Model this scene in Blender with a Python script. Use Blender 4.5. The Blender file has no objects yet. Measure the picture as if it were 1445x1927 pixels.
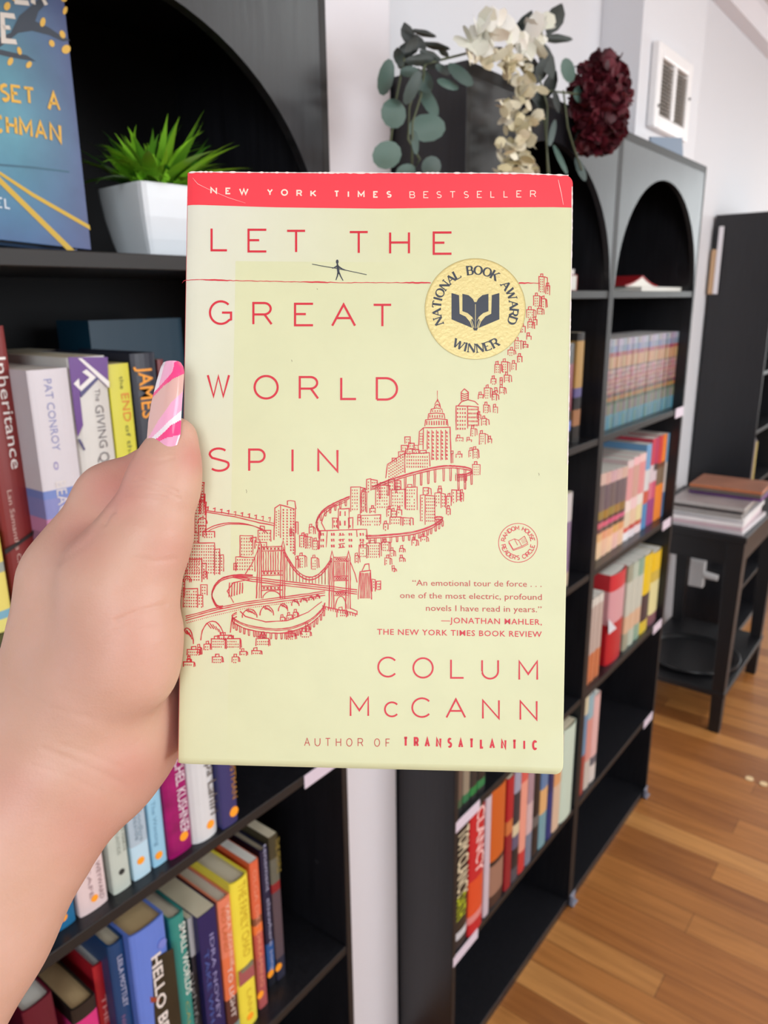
import bpy, bmesh, math, random
import numpy as np
from mathutils import Vector, Matrix

SC = bpy.context.scene
COL = SC.collection
random.seed(7)

# ------------------------------------------------------------------ camera
F_PX, IW, IH = 1411.09, 1445, 1927
CAM = np.array([-0.9635, -0.6015, 1.491])
YAW, PITCH, ROLL = 0.908, 0.2751, -0.0119
FWD = np.array([math.sin(YAW)*math.cos(PITCH), math.cos(YAW)*math.cos(PITCH), -math.sin(PITCH)])
_r = np.array([math.cos(YAW), -math.sin(YAW), 0.0]); _u = np.cross(_r, FWD)
RT = _r*math.cos(ROLL) + _u*math.sin(ROLL)
UP = -_r*math.sin(ROLL) + _u*math.cos(ROLL)
cam = bpy.data.cameras.new('camera'); co = bpy.data.objects.new('camera', cam); COL.objects.link(co)
co.matrix_world = Matrix(((RT[0], UP[0], -FWD[0], CAM[0]), (RT[1], UP[1], -FWD[1], CAM[1]),
                          (RT[2], UP[2], -FWD[2], CAM[2]), (0, 0, 0, 1)))
cam.sensor_fit = 'VERTICAL'; cam.sensor_height = 36; cam.lens = F_PX*36/IH
cam.clip_start = 0.01; cam.clip_end = 100
cam.dof.use_dof = True; cam.dof.focus_distance = 0.255; cam.dof.aperture_fstop = 19.0
SC.camera = co

# ------------------------------------------------------------------ light and exposure
SC.view_settings.view_transform = 'Standard'; SC.view_settings.look = 'None'
SC.view_settings.exposure = 0.0; SC.view_settings.gamma = 1; SC.view_settings.use_curve_mapping = False
SC.cycles.use_denoising = True
SC.cycles.max_bounces = 8; SC.cycles.diffuse_bounces = 4; SC.cycles.glossy_bounces = 4; SC.cycles.transmission_bounces = 6
SC.cycles.sample_clamp_indirect = 4.0
w = bpy.data.worlds.new('world'); SC.world = w; w.use_nodes = True
w.node_tree.nodes['Background'].inputs[0].default_value = (0.86, 0.93, 1.0, 1); w.node_tree.nodes['Background'].inputs[1].default_value = 0.35

def area(name, loc, target, sx, sy, power, col):
    l = bpy.data.lights.new(name, 'AREA'); l.shape = 'RECTANGLE'; l.size = sx; l.size_y = sy; l.energy = power; l.color = col
    o = bpy.data.objects.new(name, l); COL.objects.link(o); o.location = loc
    o.rotation_euler = (Vector(target)-Vector(loc)).to_track_quat('-Z', 'Y').to_euler()
    return o
area('shop_window_light', (5.9, -1.2, 1.6), (0, -1.2, 1.4), 1.7, 1.8, 46, (0.91, 0.985, 1.0))
area('front_fill_light', (1.0, -4.2, 1.7), (0.1, 0, 1.3), 2.6, 1.7, 92, (0.94, 0.985, 1.01))  # added fill, no window behind it; brightens the white pilaster between the bookcases
area('door_window_light', (-3.0, -2.35, 2.1), (-0.5, -0.2, 1.3), 1.3, 1.2, 52, (0.90, 0.985, 1.03))
for i, (x, y, p) in enumerate(((-1.0, -1.5, 3), (1.4, -1.3, 17), (3.7, -1.3, 14))):
    area('ceiling_panel_light', (x, y, 2.46), (x, y, 0), 1.2, 0.3, p, (0.92, 0.985, 0.99))

# ------------------------------------------------------------------ picture measurements to places
def ray(px, py):
    return FWD + RT*(px-722.5)/F_PX - UP*(py-963.5)/F_PX
def at(px, py, ax, val):                     # where the sight line of a photo pixel meets the plane axis = val
    v = ray(px, py); t = (val-CAM[ax])/v[ax]; return CAM + v*t
def deep(px, py, d):                         # the point d metres ahead of the lens
    return CAM + ray(px, py)*d

# ------------------------------------------------------------------ materials
def lin(c):
    return tuple(((v/255)/12.92 if v/255 <= .04045 else ((v/255+.055)/1.055)**2.4) for v in c)
_mats = {}
def mat(name, rgb, rough=.5, spec=.5, metal=0, bump=0, bscale=60, coat=0, var=0, sss=0, emis=0):
    key = (name, rgb, rough, spec, bump)
    if key in _mats: return _mats[key]
    m = bpy.data.materials.new(name); m.use_nodes = True; nt = m.node_tree; b = nt.nodes['Principled BSDF']
    c = lin(rgb)+(1,)
    b.inputs['Base Color'].default_value = c; b.inputs['Roughness'].default_value = rough
    b.inputs['Specular IOR Level'].default_value = spec; b.inputs['Metallic'].default_value = metal
    b.inputs['Coat Weight'].default_value = coat
    tc = nt.nodes.new('ShaderNodeTexCoord')
    if var:
        n = nt.nodes.new('ShaderNodeTexNoise'); n.inputs['Scale'].default_value = bscale; n.inputs['Detail'].default_value = 4
        mx = nt.nodes.new('ShaderNodeMix'); mx.data_type = 'RGBA'
        mx.inputs[6].default_value = tuple(v*(1-var) for v in c[:3])+(1,); mx.inputs[7].default_value = tuple(min(1, v*(1+var)) for v in c[:3])+(1,)
        nt.links.new(tc.outputs['Object'], n.inputs['Vector']); nt.links.new(n.outputs[0], mx.inputs[0]); nt.links.new(mx.outputs[2], b.inputs['Base Color'])
    if bump:
        n = nt.nodes.new('ShaderNodeTexNoise'); n.inputs['Scale'].default_value = bscale; n.inputs['Detail'].default_value = 3
        bp = nt.nodes.new('ShaderNodeBump'); bp.inputs['Strength'].default_value = bump; bp.inputs['Distance'].default_value = .001
        nt.links.new(tc.outputs['Object'], n.inputs['Vector']); nt.links.new(n.outputs[0], bp.inputs['Height']); nt.links.new(bp.outputs[0], b.inputs['Normal'])
    _mats[key] = m
    return m

def laminate(name, rgb, rough):
    m = bpy.data.materials.new(name); m.use_nodes = True; nt = m.node_tree; b = nt.nodes['Principled BSDF']; L = nt.links.new
    tc = nt.nodes.new('ShaderNodeTexCoord'); mp = nt.nodes.new('ShaderNodeMapping'); mp.inputs['Scale'].default_value = (120, 120, 5)
    n = nt.nodes.new('ShaderNodeTexNoise'); n.inputs['Scale'].default_value = 1.5; n.inputs['Detail'].default_value = 6; n.inputs['Roughness'].default_value = .65
    L(tc.outputs['Object'], mp.inputs[0]); L(mp.outputs[0], n.inputs['Vector'])
    r = nt.nodes.new('ShaderNodeValToRGB'); c = lin(rgb)
    r.color_ramp.elements[0].position = .3; r.color_ramp.elements[1].position = .75
    r.color_ramp.elements[0].color = tuple(v*.6 for v in c)+(1,); r.color_ramp.elements[1].color = tuple(v*1.7 for v in c)+(1,)
    L(n.outputs[0], r.inputs[0]); L(r.outputs[0], b.inputs['Base Color'])
    mr = nt.nodes.new('ShaderNodeMapRange'); mr.inputs[3].default_value = rough-.06; mr.inputs[4].default_value = rough+.1
    L(n.outputs[0], mr.inputs[0]); L(mr.outputs[0], b.inputs['Roughness'])
    bp = nt.nodes.new('ShaderNodeBump'); bp.inputs['Strength'].default_value = .25; bp.inputs['Distance'].default_value = .0006
    L(n.outputs[0], bp.inputs['Height']); L(bp.outputs[0], b.inputs['Normal'])
    b.inputs['Specular IOR Level'].default_value = .5
    return m

def banded(name, bands, rough=.4, axis=2, coat=0):
    """constant colour bands along one object axis, printed on a cover: [(start in metres, rgb), ...]"""
    m = bpy.data.materials.new(name); m.use_nodes = True; nt = m.node_tree; b = nt.nodes['Principled BSDF']
    tc = nt.nodes.new('ShaderNodeTexCoord'); sp = nt.nodes.new('ShaderNodeSeparateXYZ'); mu = nt.nodes.new('ShaderNodeMath'); mu.operation = 'MULTIPLY'; mu.inputs[1].default_value = 2.5
    r = nt.nodes.new('ShaderNodeValToRGB'); r.color_ramp.interpolation = 'CONSTANT'
    nt.links.new(tc.outputs['Object'], sp.inputs[0]); nt.links.new(sp.outputs[axis], mu.inputs[0]); nt.links.new(mu.outputs[0], r.inputs[0]); nt.links.new(r.outputs[0], b.inputs['Base Color'])
    el = r.color_ramp.elements
    while len(el) < len(bands): el.new(1)
    for e, (p, c) in zip(el, sorted(bands)): e.position = max(0, p*2.5); e.color = lin(c)+(1,)
    b.inputs['Roughness'].default_value = rough; b.inputs['Coat Weight'].default_value = coat
    return m

# ------------------------------------------------------------------ shapes and naming
class MB:
    def __init__(s): s.v = []; s.f = []; s.mi = []
    def add(s, vs, fs, mi=0):
        o = len(s.v); s.v += [tuple(float(c) for c in p) for p in vs]; s.f += [tuple(i+o for i in f) for f in fs]; s.mi += [mi]*len(fs); return s
    def box(s, x0, x1, y0, y1, z0, z1, mi=0):
        vs = [(x, y, z) for x in (x0, x1) for y in (y0, y1) for z in (z0, z1)]
        return s.add(vs, [(0, 1, 3, 2), (4, 6, 7, 5), (0, 4, 5, 1), (2, 3, 7, 6), (0, 2, 6, 4), (1, 5, 7, 3)], mi)
    def prism(s, poly, axis, a, b, mi=0):      # polygon in the two other axes extruded along axis from a to b
        def q(p, t):
            l = list(p); l.insert(axis, t); return l
        n = len(poly); vs = [q(p, a) for p in poly]+[q(p, b) for p in poly]
        fs = [tuple(range(n)), tuple(range(2*n-1, n-1, -1))]+[(i, i+n, (i+1) % n+n, (i+1) % n) for i in range(n)]
        return s.add(vs, fs, mi)
    def tube(s, pts, rad, n=8, mi=0, cap=True):
        pts = [Vector(p) for p in pts]; rads = rad if hasattr(rad, '__len__') else [rad]*len(pts); o = len(s.v); ref = Vector((.31, .22, .92))
        for i, p in enumerate(pts):
            d = (pts[min(i+1, len(pts)-1)]-pts[max(i-1, 0)]).normalized(); a = d.cross(ref).normalized(); b = d.cross(a)
            for k in range(n):
                t = 2*math.pi*k/n; s.v.append(tuple(p+(a*math.cos(t)+b*math.sin(t))*rads[i]))
        for i in range(len(pts)-1):
            for k in range(n):
                s.f.append((o+i*n+k, o+i*n+(k+1) % n, o+(i+1)*n+(k+1) % n, o+(i+1)*n+k)); s.mi.append(mi)
        if cap:
            s.f += [tuple(o+k for k in range(n))[::-1], tuple(o+(len(pts)-1)*n+k for k in range(n))]; s.mi += [mi, mi]
        return s
    def build(s, name, mats, parent=None, bevel=0, smooth=False, seg=2):
        me = bpy.data.meshes.new(name); me.from_pydata(s.v, [], s.f); me.update()
        for m in (mats if isinstance(mats, (list, tuple)) else [mats]): me.materials.append(m)
        me.polygons.foreach_set('material_index', s.mi)
        bm = bmesh.new(); bm.from_mesh(me); bmesh.ops.recalc_face_normals(bm, faces=bm.faces); bm.to_mesh(me); bm.free()
        if smooth: me.polygons.foreach_set('use_smooth', [True]*len(me.polygons))
        o = bpy.data.objects.new(name, me); COL.objects.link(o)
        if parent is not None: o.parent = parent
        if bevel:
            md = o.modifiers.new('bevel', 'BEVEL'); md.width = bevel; md.segments = seg; md.limit_method = 'ANGLE'; md.angle_limit = .6
        return o
def tag(o, label, cat, group=None):
    o['label'] = label; o['category'] = cat
    if group: o['group'] = group
    return o
def empty(name, loc, rot=(0, 0, 0), label=None, cat=None, group=None):
    o = bpy.data.objects.new(name, None); COL.objects.link(o); o.location = loc; o.rotation_euler = rot; o.empty_display_size = .02
    if label: tag(o, label, cat, group)
    return o
def struct(o): o['kind'] = 'structure'; return o
def letters(text, size, squeeze=1.0, bold=0.0, space=1.0):
    """flat lettering as mesh arrays, from Blender's built-in font; origin at the start of the baseline"""
    c = bpy.data.curves.new('lettering', 'FONT'); c.body = text; c.size = size; c.offset = bold; c.resolution_u = 2; c.space_character = space; c.fill_mode = 'FRONT'
    o = bpy.data.objects.new('lettering', c); me = bpy.data.meshes.new_from_object(o)
    vs = [(v.co.x*squeeze, v.co.y) for v in me.vertices]; fs = [tuple(p.vertices) for p in me.polygons]
    bpy.data.objects.remove(o); bpy.data.curves.remove(c); bpy.data.meshes.remove(me)
    return vs, fs

# ------------------------------------------------------------------ the room
WALL = mat('painted_wall', (224, 224, 228), .6, .3, bump=.15, bscale=220)
CASING = mat('painted_wood_trim', (230, 226, 231), .45, .4, bump=.05, bscale=90)
CEIL = mat('ceiling_paint', (226, 222, 222), .8, .2)
YW = 0.31
struct(MB().box(-4, 6.2, YW, YW+.1, 0, 2.56).build('wall_back', WALL))
struct(MB().box(6.0, 6.1, -5, YW, 0, 2.56).build('wall_right', WALL))
struct(MB().box(-4.1, -4.0, -5, YW+.1, 0, 2.56).build('wall_left', WALL))
struct(MB().box(-4.1, 6.1, -5.1, -5.0, 0, 2.56).build('wall_front', WALL))
struct(MB().box(-4.1, 6.2, -5.1, YW+.1, 2.56, 2.62).build('ceiling', CEIL))
struct(MB().prism([(YW-.001, 2.47), (YW-.05, 2.47), (YW-.07, 2.53), (YW-.07, 2.559), (YW-.001, 2.559)], 0, -4, 6).build('trim_1', CASING))
struct(MB().box(-.232, -.004, .125, YW-.001, 0, 2.46).build('trim_2', CASING, bevel=.004))      # white pilaster between the bookcases
struct(MB().box(1.15, 1.665, .2, YW-.001, 0, 2.46).build('wall_chase', WALL))
struct(MB().box(-4, -.815, YW-.012, YW-.001, 0, .09).build('baseboard_back', CASING))

def floor_mat():
    m = bpy.data.materials.new('oak_strip_floor'); m.use_nodes = True; nt = m.node_tree; b = nt.nodes['Principled BSDF']; L = nt.links.new
    tc = nt.nodes.new('ShaderNodeTexCoord'); mp = nt.nodes.new('ShaderNodeMapping'); mp.inputs['Rotation'].default_value = (0, 0, math.pi/2); mp.inputs['Location'].default_value = (.13, .021, 0)
    L(tc.outputs['Object'], mp.inputs[0])
    br = nt.nodes.new('ShaderNodeTexBrick'); br.offset = .37; br.offset_frequency = 3
    for k, v in (('Scale', 1), ('Brick Width', .62), ('Row Height', .074), ('Mortar Size', .0007), ('Mortar Smooth', .3), ('Bias', 0)): br.inputs[k].default_value = v
    br.inputs['Color1'].default_value = (0, 0, 0, 1); br.inputs['Color2'].default_value = (1, 1, 1, 1); br.inputs['Mortar'].default_value = (.2, .2, .2, 1)
    L(mp.outputs[0], br.inputs['Vector'])
    ramp = nt.nodes.new('ShaderNodeValToRGB'); e = ramp.color_ramp.elements
    e[0].position = 0; e[0].color = lin((150, 93, 46))+(1,); e[1].position = 1; e[1].color = lin((202, 144, 82))+(1,)
    x = e.new(.35); x.color = lin((172, 110, 55))+(1,); x = e.new(.7); x.color = lin((187, 126, 66))+(1,)
    L(br.outputs['Color'], ramp.inputs[0])
    mp2 = nt.nodes.new('ShaderNodeMapping'); mp2.inputs['Scale'].default_value = (34, 2.2, 1); L(tc.outputs['Object'], mp2.inputs[0])
    n = nt.nodes.new('ShaderNodeTexNoise'); n.inputs['Scale'].default_value = 1.6; n.inputs['Detail'].default_value = 7; n.inputs['Distortion'].default_value = .6; L(mp2.outputs[0], n.inputs['Vector'])
    g = nt.nodes.new('ShaderNodeMix'); g.data_type = 'RGBA'; g.blend_type = 'MULTIPLY'
    gr = nt.nodes.new('ShaderNodeValToRGB'); gr.color_ramp.elements[0].position = .3; gr.color_ramp.elements[0].color = (.52, .46, .42, 1); gr.color_ramp.elements[1].position = .62; gr.color_ramp.elements[1].color = (1, 1, 1, 1)
    L(n.outputs[0], gr.inputs[0]); g.inputs[0].default_value = .6; L(ramp.outputs[0], g.inputs[6]); L(gr.outputs[0], g.inputs[7])
    d = nt.nodes.new('ShaderNodeMix'); d.data_type = 'RGBA'; L(br.outputs['Fac'], d.inputs[0]); L(g.outputs[2], d.inputs[6]); d.inputs[7].default_value = lin((70, 40, 22))+(1,)
    L(d.outputs[2], b.inputs['Base Color']); b.inputs['Roughness'].default_value = .38; b.inputs['Specular IOR Level'].default_value = .45
    bp = nt.nodes.new('ShaderNodeBump'); bp.inputs['Strength'].default_value = .12; bp.inputs['Distance'].default_value = .001; L(n.outputs[0], bp.inputs['Height']); L(bp.outputs[0], b.inputs['Normal'])
    return m
struct(MB().box(-4.1, 6.2, -5.1, YW+.1, -.05, 0).build('floor', floor_mat()))

# wall vent: a frame, a mullion and two fields of slats
vent = empty('wall_vent', (1.37, .199, 2.033), label='white metal vent with two slatted fields high on the wall', cat='vent')
VW = mat('white_enamel', (244, 242, 242), .3, .5); VD = mat('vent_dark', (66, 60, 56), .7)
vx, vz = .146, .102; VF = .036
f = MB()
for a in ((-vx, -vx+VF, -vz, vz), (vx-VF, vx, -vz, vz), (-vx+VF, vx-VF, vz-.034, vz), (-vx+VF, vx-VF, -vz, -vz+.034), (-.012, .012, -vz+.034, vz-.034)):
    f.box(a[0], a[1], -.022, 0, a[2], a[3])
f.build('vent_frame', VW, vent, bevel=.005)
MB().box(-vx+VF, vx-VF, -.004, -.001, -vz+.034, vz-.034).build('vent_back', VD, vent)
sl = MB()
for k in range(14):
    z = -vz+.037+k*.0092
    for a, b_ in ((-vx+VF, -.012), (.012, vx-VF)): sl.prism([(-.0195, z), (-.012, z+.0075), (-.011, z+.0068), (-.0185, z-.001)], 0, a, b_)
sl.build('slats', mat('vent_slat', (176, 168, 160), .5), vent)
for z in (-.01, .05):
    s = MB(); s.tube([(vx-.02 if z > 0 else -vx+.02, -.026, z-.04), (vx-.02 if z > 0 else -vx+.02, -.02, z-.04)], .004, 10); s.build('screw', mat('screw_steel', (120, 118, 116), .4, metal=.8), vent)

# ------------------------------------------------------------------ bookcases
BLK = laminate('black_woodgrain_laminate', (25, 25, 29), .31)
EDGE = mat('dark_edge_band', (30, 27, 26), .5, .4)
BACKM = mat('black_hardboard', (9, 10, 14), .7, .3)
def edged(o):
    o.data.materials.append(EDGE)
    for p in o.data.polygons:
        if p.normal.y < -.9: p.material_index = 1
    return o
def bookcase(x0, wd, y0, dp, H, zs, label, arch_b=.233):
    t = .012
    root = empty('bookcase', (x0, y0, 0), label=label, cat='bookcase', group='black arched bookcases')
    for a in (0, wd-t): edged(MB().box(a, a+t, 0, dp, 0, H).build('side_panel', BLK, root, bevel=.0012))
    MB().box(t, wd-t, dp-.006, dp, .012, H-.012).build('back_panel', BACKM, root)
    edged(MB().box(t, wd-t, 0, dp-.006, H-.016, H).build('top_panel', BLK, root, bevel=.001))
    for z in zs: edged(MB().box(t, wd-t, .002, dp-.006, z-.015, z-.0005, 0).build('shelf', BLK, root, bevel=.001))
    MB().box(t, wd-t, .002, dp-.006, .0, .022).build('bottom_panel', BLK, root, bevel=.001)
    m = MB(); n = 40; cx = wd/2; a = wd/2-t-.002; z0 = zs[0]; th = .012
    P = [(cx-a*math.cos(math.pi*i/n), z0+arch_b*math.sin(math.pi*i/n)) for i in range(n+1)]
    P[0] = (t, z0); P[-1] = (wd-t, z0)
    T = [(t+(wd-2*t)*i/n, H-.016) for i in range(n+1)]
    for y in (0.0005, th):
        o = len(m.v); m.v += [(p[0], y, p[1]) for p in P]+[(p[0], y, p[1]) for p in T]
        for i in range(n): m.f.append((o+i, o+i+1, o+n+2+i, o+n+1+i)); m.mi.append(0)
    o2 = 2*(n+1)
    for i in range(n): m.f.append((i, i+1, o2+i+1, o2+i)); m.mi.append(0)
    m.build('arch_panel', BLK, root)
    for z in (zs[1]+.13, zs[3]+.13):
        for x in (t, wd-t): MB().tube([(x-.0015, .06, z), (x+.0015, .06, z)], .0035, 10).build('peg_hole', mat('peg', (40, 40, 44), .4), root)
    return root
RW = .5611
ZR = [1.5047, 1.2065, .9016, .5932, .2927]
ZL = [1.5368, 1.2015, .8628, .5084, .19]
bookcase(-.8008, RW, .038, .266, 1.83, ZL, 'black arched bookcase at left holding the white potted plant')
bookcase(0, RW, 0, .30, 1.8, ZR, 'black arched bookcase in the middle with flowers hung on its top corner')
bookcase(RW, RW, 0, .30, 1.8, ZR, 'black arched bookcase farther right below the white wall vent')
# ------------------------------------------------------------------ books
PAGES = mat('book_paper', (214, 203, 178), .8, .2, bump=.3, bscale=400)
PAGES_W = mat('white_book_paper', (226, 222, 214), .8, .2, bump=.3, bscale=400)
PAGES_T = mat('tan_book_paper', (190, 164, 122), .8, .2, bump=.3, bscale=400)
STICK = mat('orange_dot_sticker', (255, 160, 36), .5)
def book_mesh(root, t, h, d, covers, pages, hard, bulge=.12):
    th = .0022 if hard else .0007
    hx = t/2
    arc = [(hx*math.sin(a), -bulge*t*math.cos(a)*.5+bulge*t*.25 if False else bulge*t*(1-math.cos(a))*.8) for a in np.linspace(-math.pi/2, math.pi/2, 9)]
    out = [(-hx, d)]+arc+[(hx, d)]
    inn = [(hx-th, d)]+[(p[0]*(hx-th)/hx, p[1]+th) for p in reversed(arc)]+[(-hx+th, d)]
    MB_c = MB(); n = len(out); m = MB_c
    V = [(p[0], p[1], 0) for p in out]+[(p[0], p[1], 0) for p in reversed(inn)]
    V += [(x, y, h) for x, y, _ in V]
    m.v = V; q = 2*n
    for i in range(n-1):
        m.f += [(i, i+1, q+i+1, q+i), (n+i+1, n+i, q+n+i, q+n+i+1), (i, n+i, n+i+1, i+1), (q+i, q+i+1, q+n+i+1, q+n+i)]
    for a in (0, n-1): m.f.append((a, q+a, q+n+a, n+a))
    m.mi = [0]*len(m.f)
    c = m.build('cover', covers, root)
    e = .0035 if hard else .0003
    MB().box(-hx+th+.0002, hx-th-.0002, arc[0][1]+th+.001, d-(e if hard else .0005), e, h-e).build('pages', pages, root)
    return c
def spine_text(root, s, x, z0, z1, cap, m, name='spine_lettering', up=False, y=-.0004, bold=0):
    vs, fs = letters(s, 1.0, bold=bold)
    L = max(v[0] for v in vs); a = min(v[0] for v in vs); hh = max(v[1] for v in vs); lo = 0
    k = (z0-z1)/(L-a); kc = cap/.72
    M = MB(); M.add([(x+(v[1]-.36)*kc, y, z0-(v[0]-a)*k) for v in vs], fs)
    return M.build(name, m, root)
def dot(root, x, z, r, m=STICK, name='price_sticker'):
    return MB().tube([(x, -.0006, z), (x, .0004, z)], r, 14).build(name, m, root)
def ink(c): return mat('spine_ink_%d_%d_%d' % c, c, .5)
BANDN = [0]
def book_at(label, xl, xr, pref, ptop, Y, z, col, group, d=.14, hard=False, pages=None, bands=None, texts=(), dots=(), cover_m=None, rough=.38, h=None, bulge=.12, tilt=0, fat=1.0):
    """one upright book; its spine edges, top and lettering are measured on the spine plane Y"""
    a = at(xl, pref, 1, Y)[0]; b = at(xr, pref, 1, Y)[0]; cx = (a+b)/2
    for lo_, hi_ in ((-.8008+.0135, -.2397-.0135), (.0135, RW-.0135), (RW+.0135, 2*RW-.0135)):
        if lo_-.02 < cx < hi_+.02: a = max(a, lo_); b = min(b, hi_)
    t = (b-a)*.97; cx = (a+b)/2
    if h is None: h = at((xl+xr)/2, ptop, 1, Y)[2]-z
    up_ = [q for q in ZL+ZR if q > z+.2 and ((z in ZL) == (q in ZL))]
    if up_ and z not in (ZL1,): h = min(h, min(up_)-.015-z-.006)
    root = empty('book', (cx, Y, z), label=label, cat='book', group=group)
    if tilt: root.rotation_euler = (0, tilt, 0)
    if bands:
        BANDN[0] += 1
        cm = banded('printed_cover', [(max(0, f_*h), c) for f_, c in bands], rough)
    else: cm = cover_m or mat('cover_%d_%d_%d' % col, col, rough, var=.06, bscale=25)
    book_mesh(root, t, h, d, cm, pages or PAGES, hard, bulge)
    for tx in texts:
        s, pxc, p0, p1, wpx, c = tx[:6]
        q = at(pxc, (p0+p1)/2, 1, Y); w2 = at(pxc+wpx, (p0+p1)/2, 1, Y)[0]-q[0]
        spine_text(root, s, q[0]-cx, at(pxc-(p1-p0)*.06, p0, 1, Y)[2]-z, at(pxc+(p1-p0)*.06, p1, 1, Y)[2]-z, w2, ink(c), bold=tx[6] if len(tx) > 6 else 0)
    for px, py, r in dots:
        q = at(px, py, 1, Y); dot(root, q[0]-cx, q[2]-z, abs(at(px+r, py, 1, Y)[0]-q[0]))
    return root, cx, t, h
ZL1, ZL2, ZL3, ZL4 = ZL[:4]
G1 = 'books on the left case second shelf'
W_ = (236, 230, 226)
r, cx, t, h = book_at('deep red book with a white serif title at far left behind the wrist', 3, 64, 990, 612, .08, ZL2, (128, 40, 38), G1, d=.15, hard=True,
    texts=[('Inheritance', 16, 672, 882, 20, W_), ('Lan Samantha Chang', 30, 922, 1092, 9, (205, 170, 160))])
b = MB(); q = at(38, 1028, 1, .08); b.prism([(-.015, -.004), (.013, .008), (.014, .012), (-.002, .005), (-.015, .001)], 1, -.0012, -.0006); o = b.build('spine_brush_mark', mat('mark_black', (30, 18, 18), .6), r); o.location = (q[0]-cx, 0, q[2]-ZL2)
book_at('yellow paperback at the left edge of the photo, below the red book', -48, 0, 1000, 1010, .066, ZL2, (222, 206, 96), G1, d=.13, bands=[(0, (228, 214, 120)), (.12, (120, 170, 190)), (.22, (226, 210, 110)), (.6, (150, 160, 150)), (.7, (224, 208, 100))])
r, cx, t, h = book_at('thick pale paperback with a sunset band across the spine', 58, 137, 760, 694, .05, ZL2, (208, 200, 204), G1, d=.13, pages=PAGES_W, bulge=.06,
    bands=[(0, (96, 84, 110)), (.12, (120, 96, 108)), (.26, (158, 112, 140)), (.36, (188, 128, 164)), (.42, (128, 132, 186)), (.5, (110, 130, 190)), (.53, (206, 200, 206))],
    texts=[('PAT CONROY', 98, 713, 848, 15, (140, 142, 186)), ('BEACH', 119, 905, 985, 20, (216, 208, 206)), ('o', 108, 868, 884, 14, (150, 140, 190))])
r, cx, t, h = book_at('white quilt patterned book with a purple corner on its spine', 130, 204, 700, 671, .055, ZL2, (206, 203, 198), G1, d=.14, rough=.3,
    texts=[('The', 184, 732, 755, 10, (120, 112, 116)), ('GIVING', 191, 762, 842, 16, (110, 104, 106)), ('QUILT', 200, 850, 925, 20, (112, 106, 108))])
pm = mat('quilt_purple', (92, 40, 128), .35); nm = mat('quilt_navy', (62, 56, 110), .35); wm = mat('quilt_white', (226, 222, 220), .35)
def spine_patch(root, cx, z, Y, poly, m, name='spine_pattern', lift=.0004):
    P = [at(px, py, 1, Y) for px, py in poly]
    M = MB(); M.prism([(p[0]-cx, p[2]-z) for p in P], 1, -lift, .0003); return M.build(name, m, root)
spine_patch(r, cx, ZL2, .055, [(128, 672), (202, 672), (204, 730), (180, 708), (150, 746), (156, 800), (146, 822), (138, 760)], pm)
spine_patch(r, cx, ZL2, .055, [(146, 674), (153, 674), (205, 718), (205, 730)], wm, lift=.0006)
spine_patch(r, cx, ZL2, .055, [(150, 738), (181, 709), (185, 713), (152, 748)], nm, lift=.0008)
spine_patch(r, cx, ZL2, .055, [(138, 722), (148, 712), (150, 734)], wm, lift=.0006)
spine_patch(r, cx, ZL2, .055, [(154, 700), (162, 695), (180, 710), (152, 738), (149, 728), (168, 710)], wm, lift=.0007)
spine_patch(r, cx, ZL2, .055, [(147, 828), (150, 826), (160, 845), (158, 848)], nm, lift=.0006)
book_at('bright yellow paperback between the quilt book and the navy book', 208, 249, 750, 684, .06, ZL2, (206, 200, 58), G1, d=.12, bulge=.05,
    texts=[('the', 229, 708, 732, 8, (90, 92, 40)), ('END', 238, 740, 793, 15, (214, 122, 44)), ('of the', 243, 800, 862, 8, (90, 92, 40))])
book_at('navy book with big orange spine letters next to the pink nail', 252, 300, 730, 664, .06, ZL2, (28, 32, 48), G1, d=.14, hard=True,
    texts=[('JAMES', 277, 689, 786, 26, (238, 156, 42), .01)])
book_at('small dark red book squeezed beside the navy book', 300, 312, 730, 676, .075, ZL2, (110, 24, 34), G1, d=.12)
# behind: a wide teal volume and a flowered one pushed to the back
q0 = at(172, 640, 1, .19); q1 = at(345, 640, 1, .19); zt = at(250, 601, 1, .19)[2]
r = empty('book', ((q0[0]+q1[0])/2, .19, ZL2), label='wide dark teal book standing at the back of the shelf', cat='book', group=G1)
book_mesh(r, q1[0]-q0[0], zt-ZL2, .07, mat('teal_cloth', (12, 52, 72), .5), PAGES, True, .02)
q0 = at(30, 680, 1, .2); q1 = at(118, 680, 1, .2); zt = at(80, 660, 1, .2)[2]
r = empty('book', ((q0[0]+q1[0])/2, .2, ZL2), label='dark flowered book behind the thick pale paperback', cat='book', group=G1)
book_mesh(r, q1[0]-q0[0], zt-ZL2, .07, mat('dark_floral', (38, 26, 36), .5, var=.9, bscale=60), PAGES, False, .03)

G2 = 'books on the left case third shelf'
Y2 = .055; OD = (255, 158, 36)
hh = .215
book_at('blue teal book half hidden behind the forearm', 96, 143, 1715, 0, .058, ZL3, (30, 104, 148), G2, h=hh, texts=(), dots=[(119, 1727, 8)])
book_at('wide blush pink book with an orange dot near its foot', 142, 202, 1660, 0, Y2, ZL3, (222, 200, 200), G2, h=hh, hard=True, texts=[('WEYWARD', 188, 1620, 1690, 9, (150, 120, 124)), ('CAFE', 169, 1630, 1690, 8, (160, 130, 134))], dots=[(178, 1690, 7)])
r, cx, t, h = book_at('sage grey book with a small black bird mark on the spine', 204, 241, 1600, 0, Y2, ZL3, (190, 198, 188), G2, h=hh, texts=[('THE SUNTIDE', 220, 1540, 1608, 7, (140, 146, 136)), ('WREN HARTE', 231, 1530, 1600, 7, (140, 146, 136))])
q = at(229, 1640, 1, Y2); dot(r, q[0]-cx, q[2]-ZL3, .0035, mat('black_mark', (44, 46, 44), .6), 'spine_mark')
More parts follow.
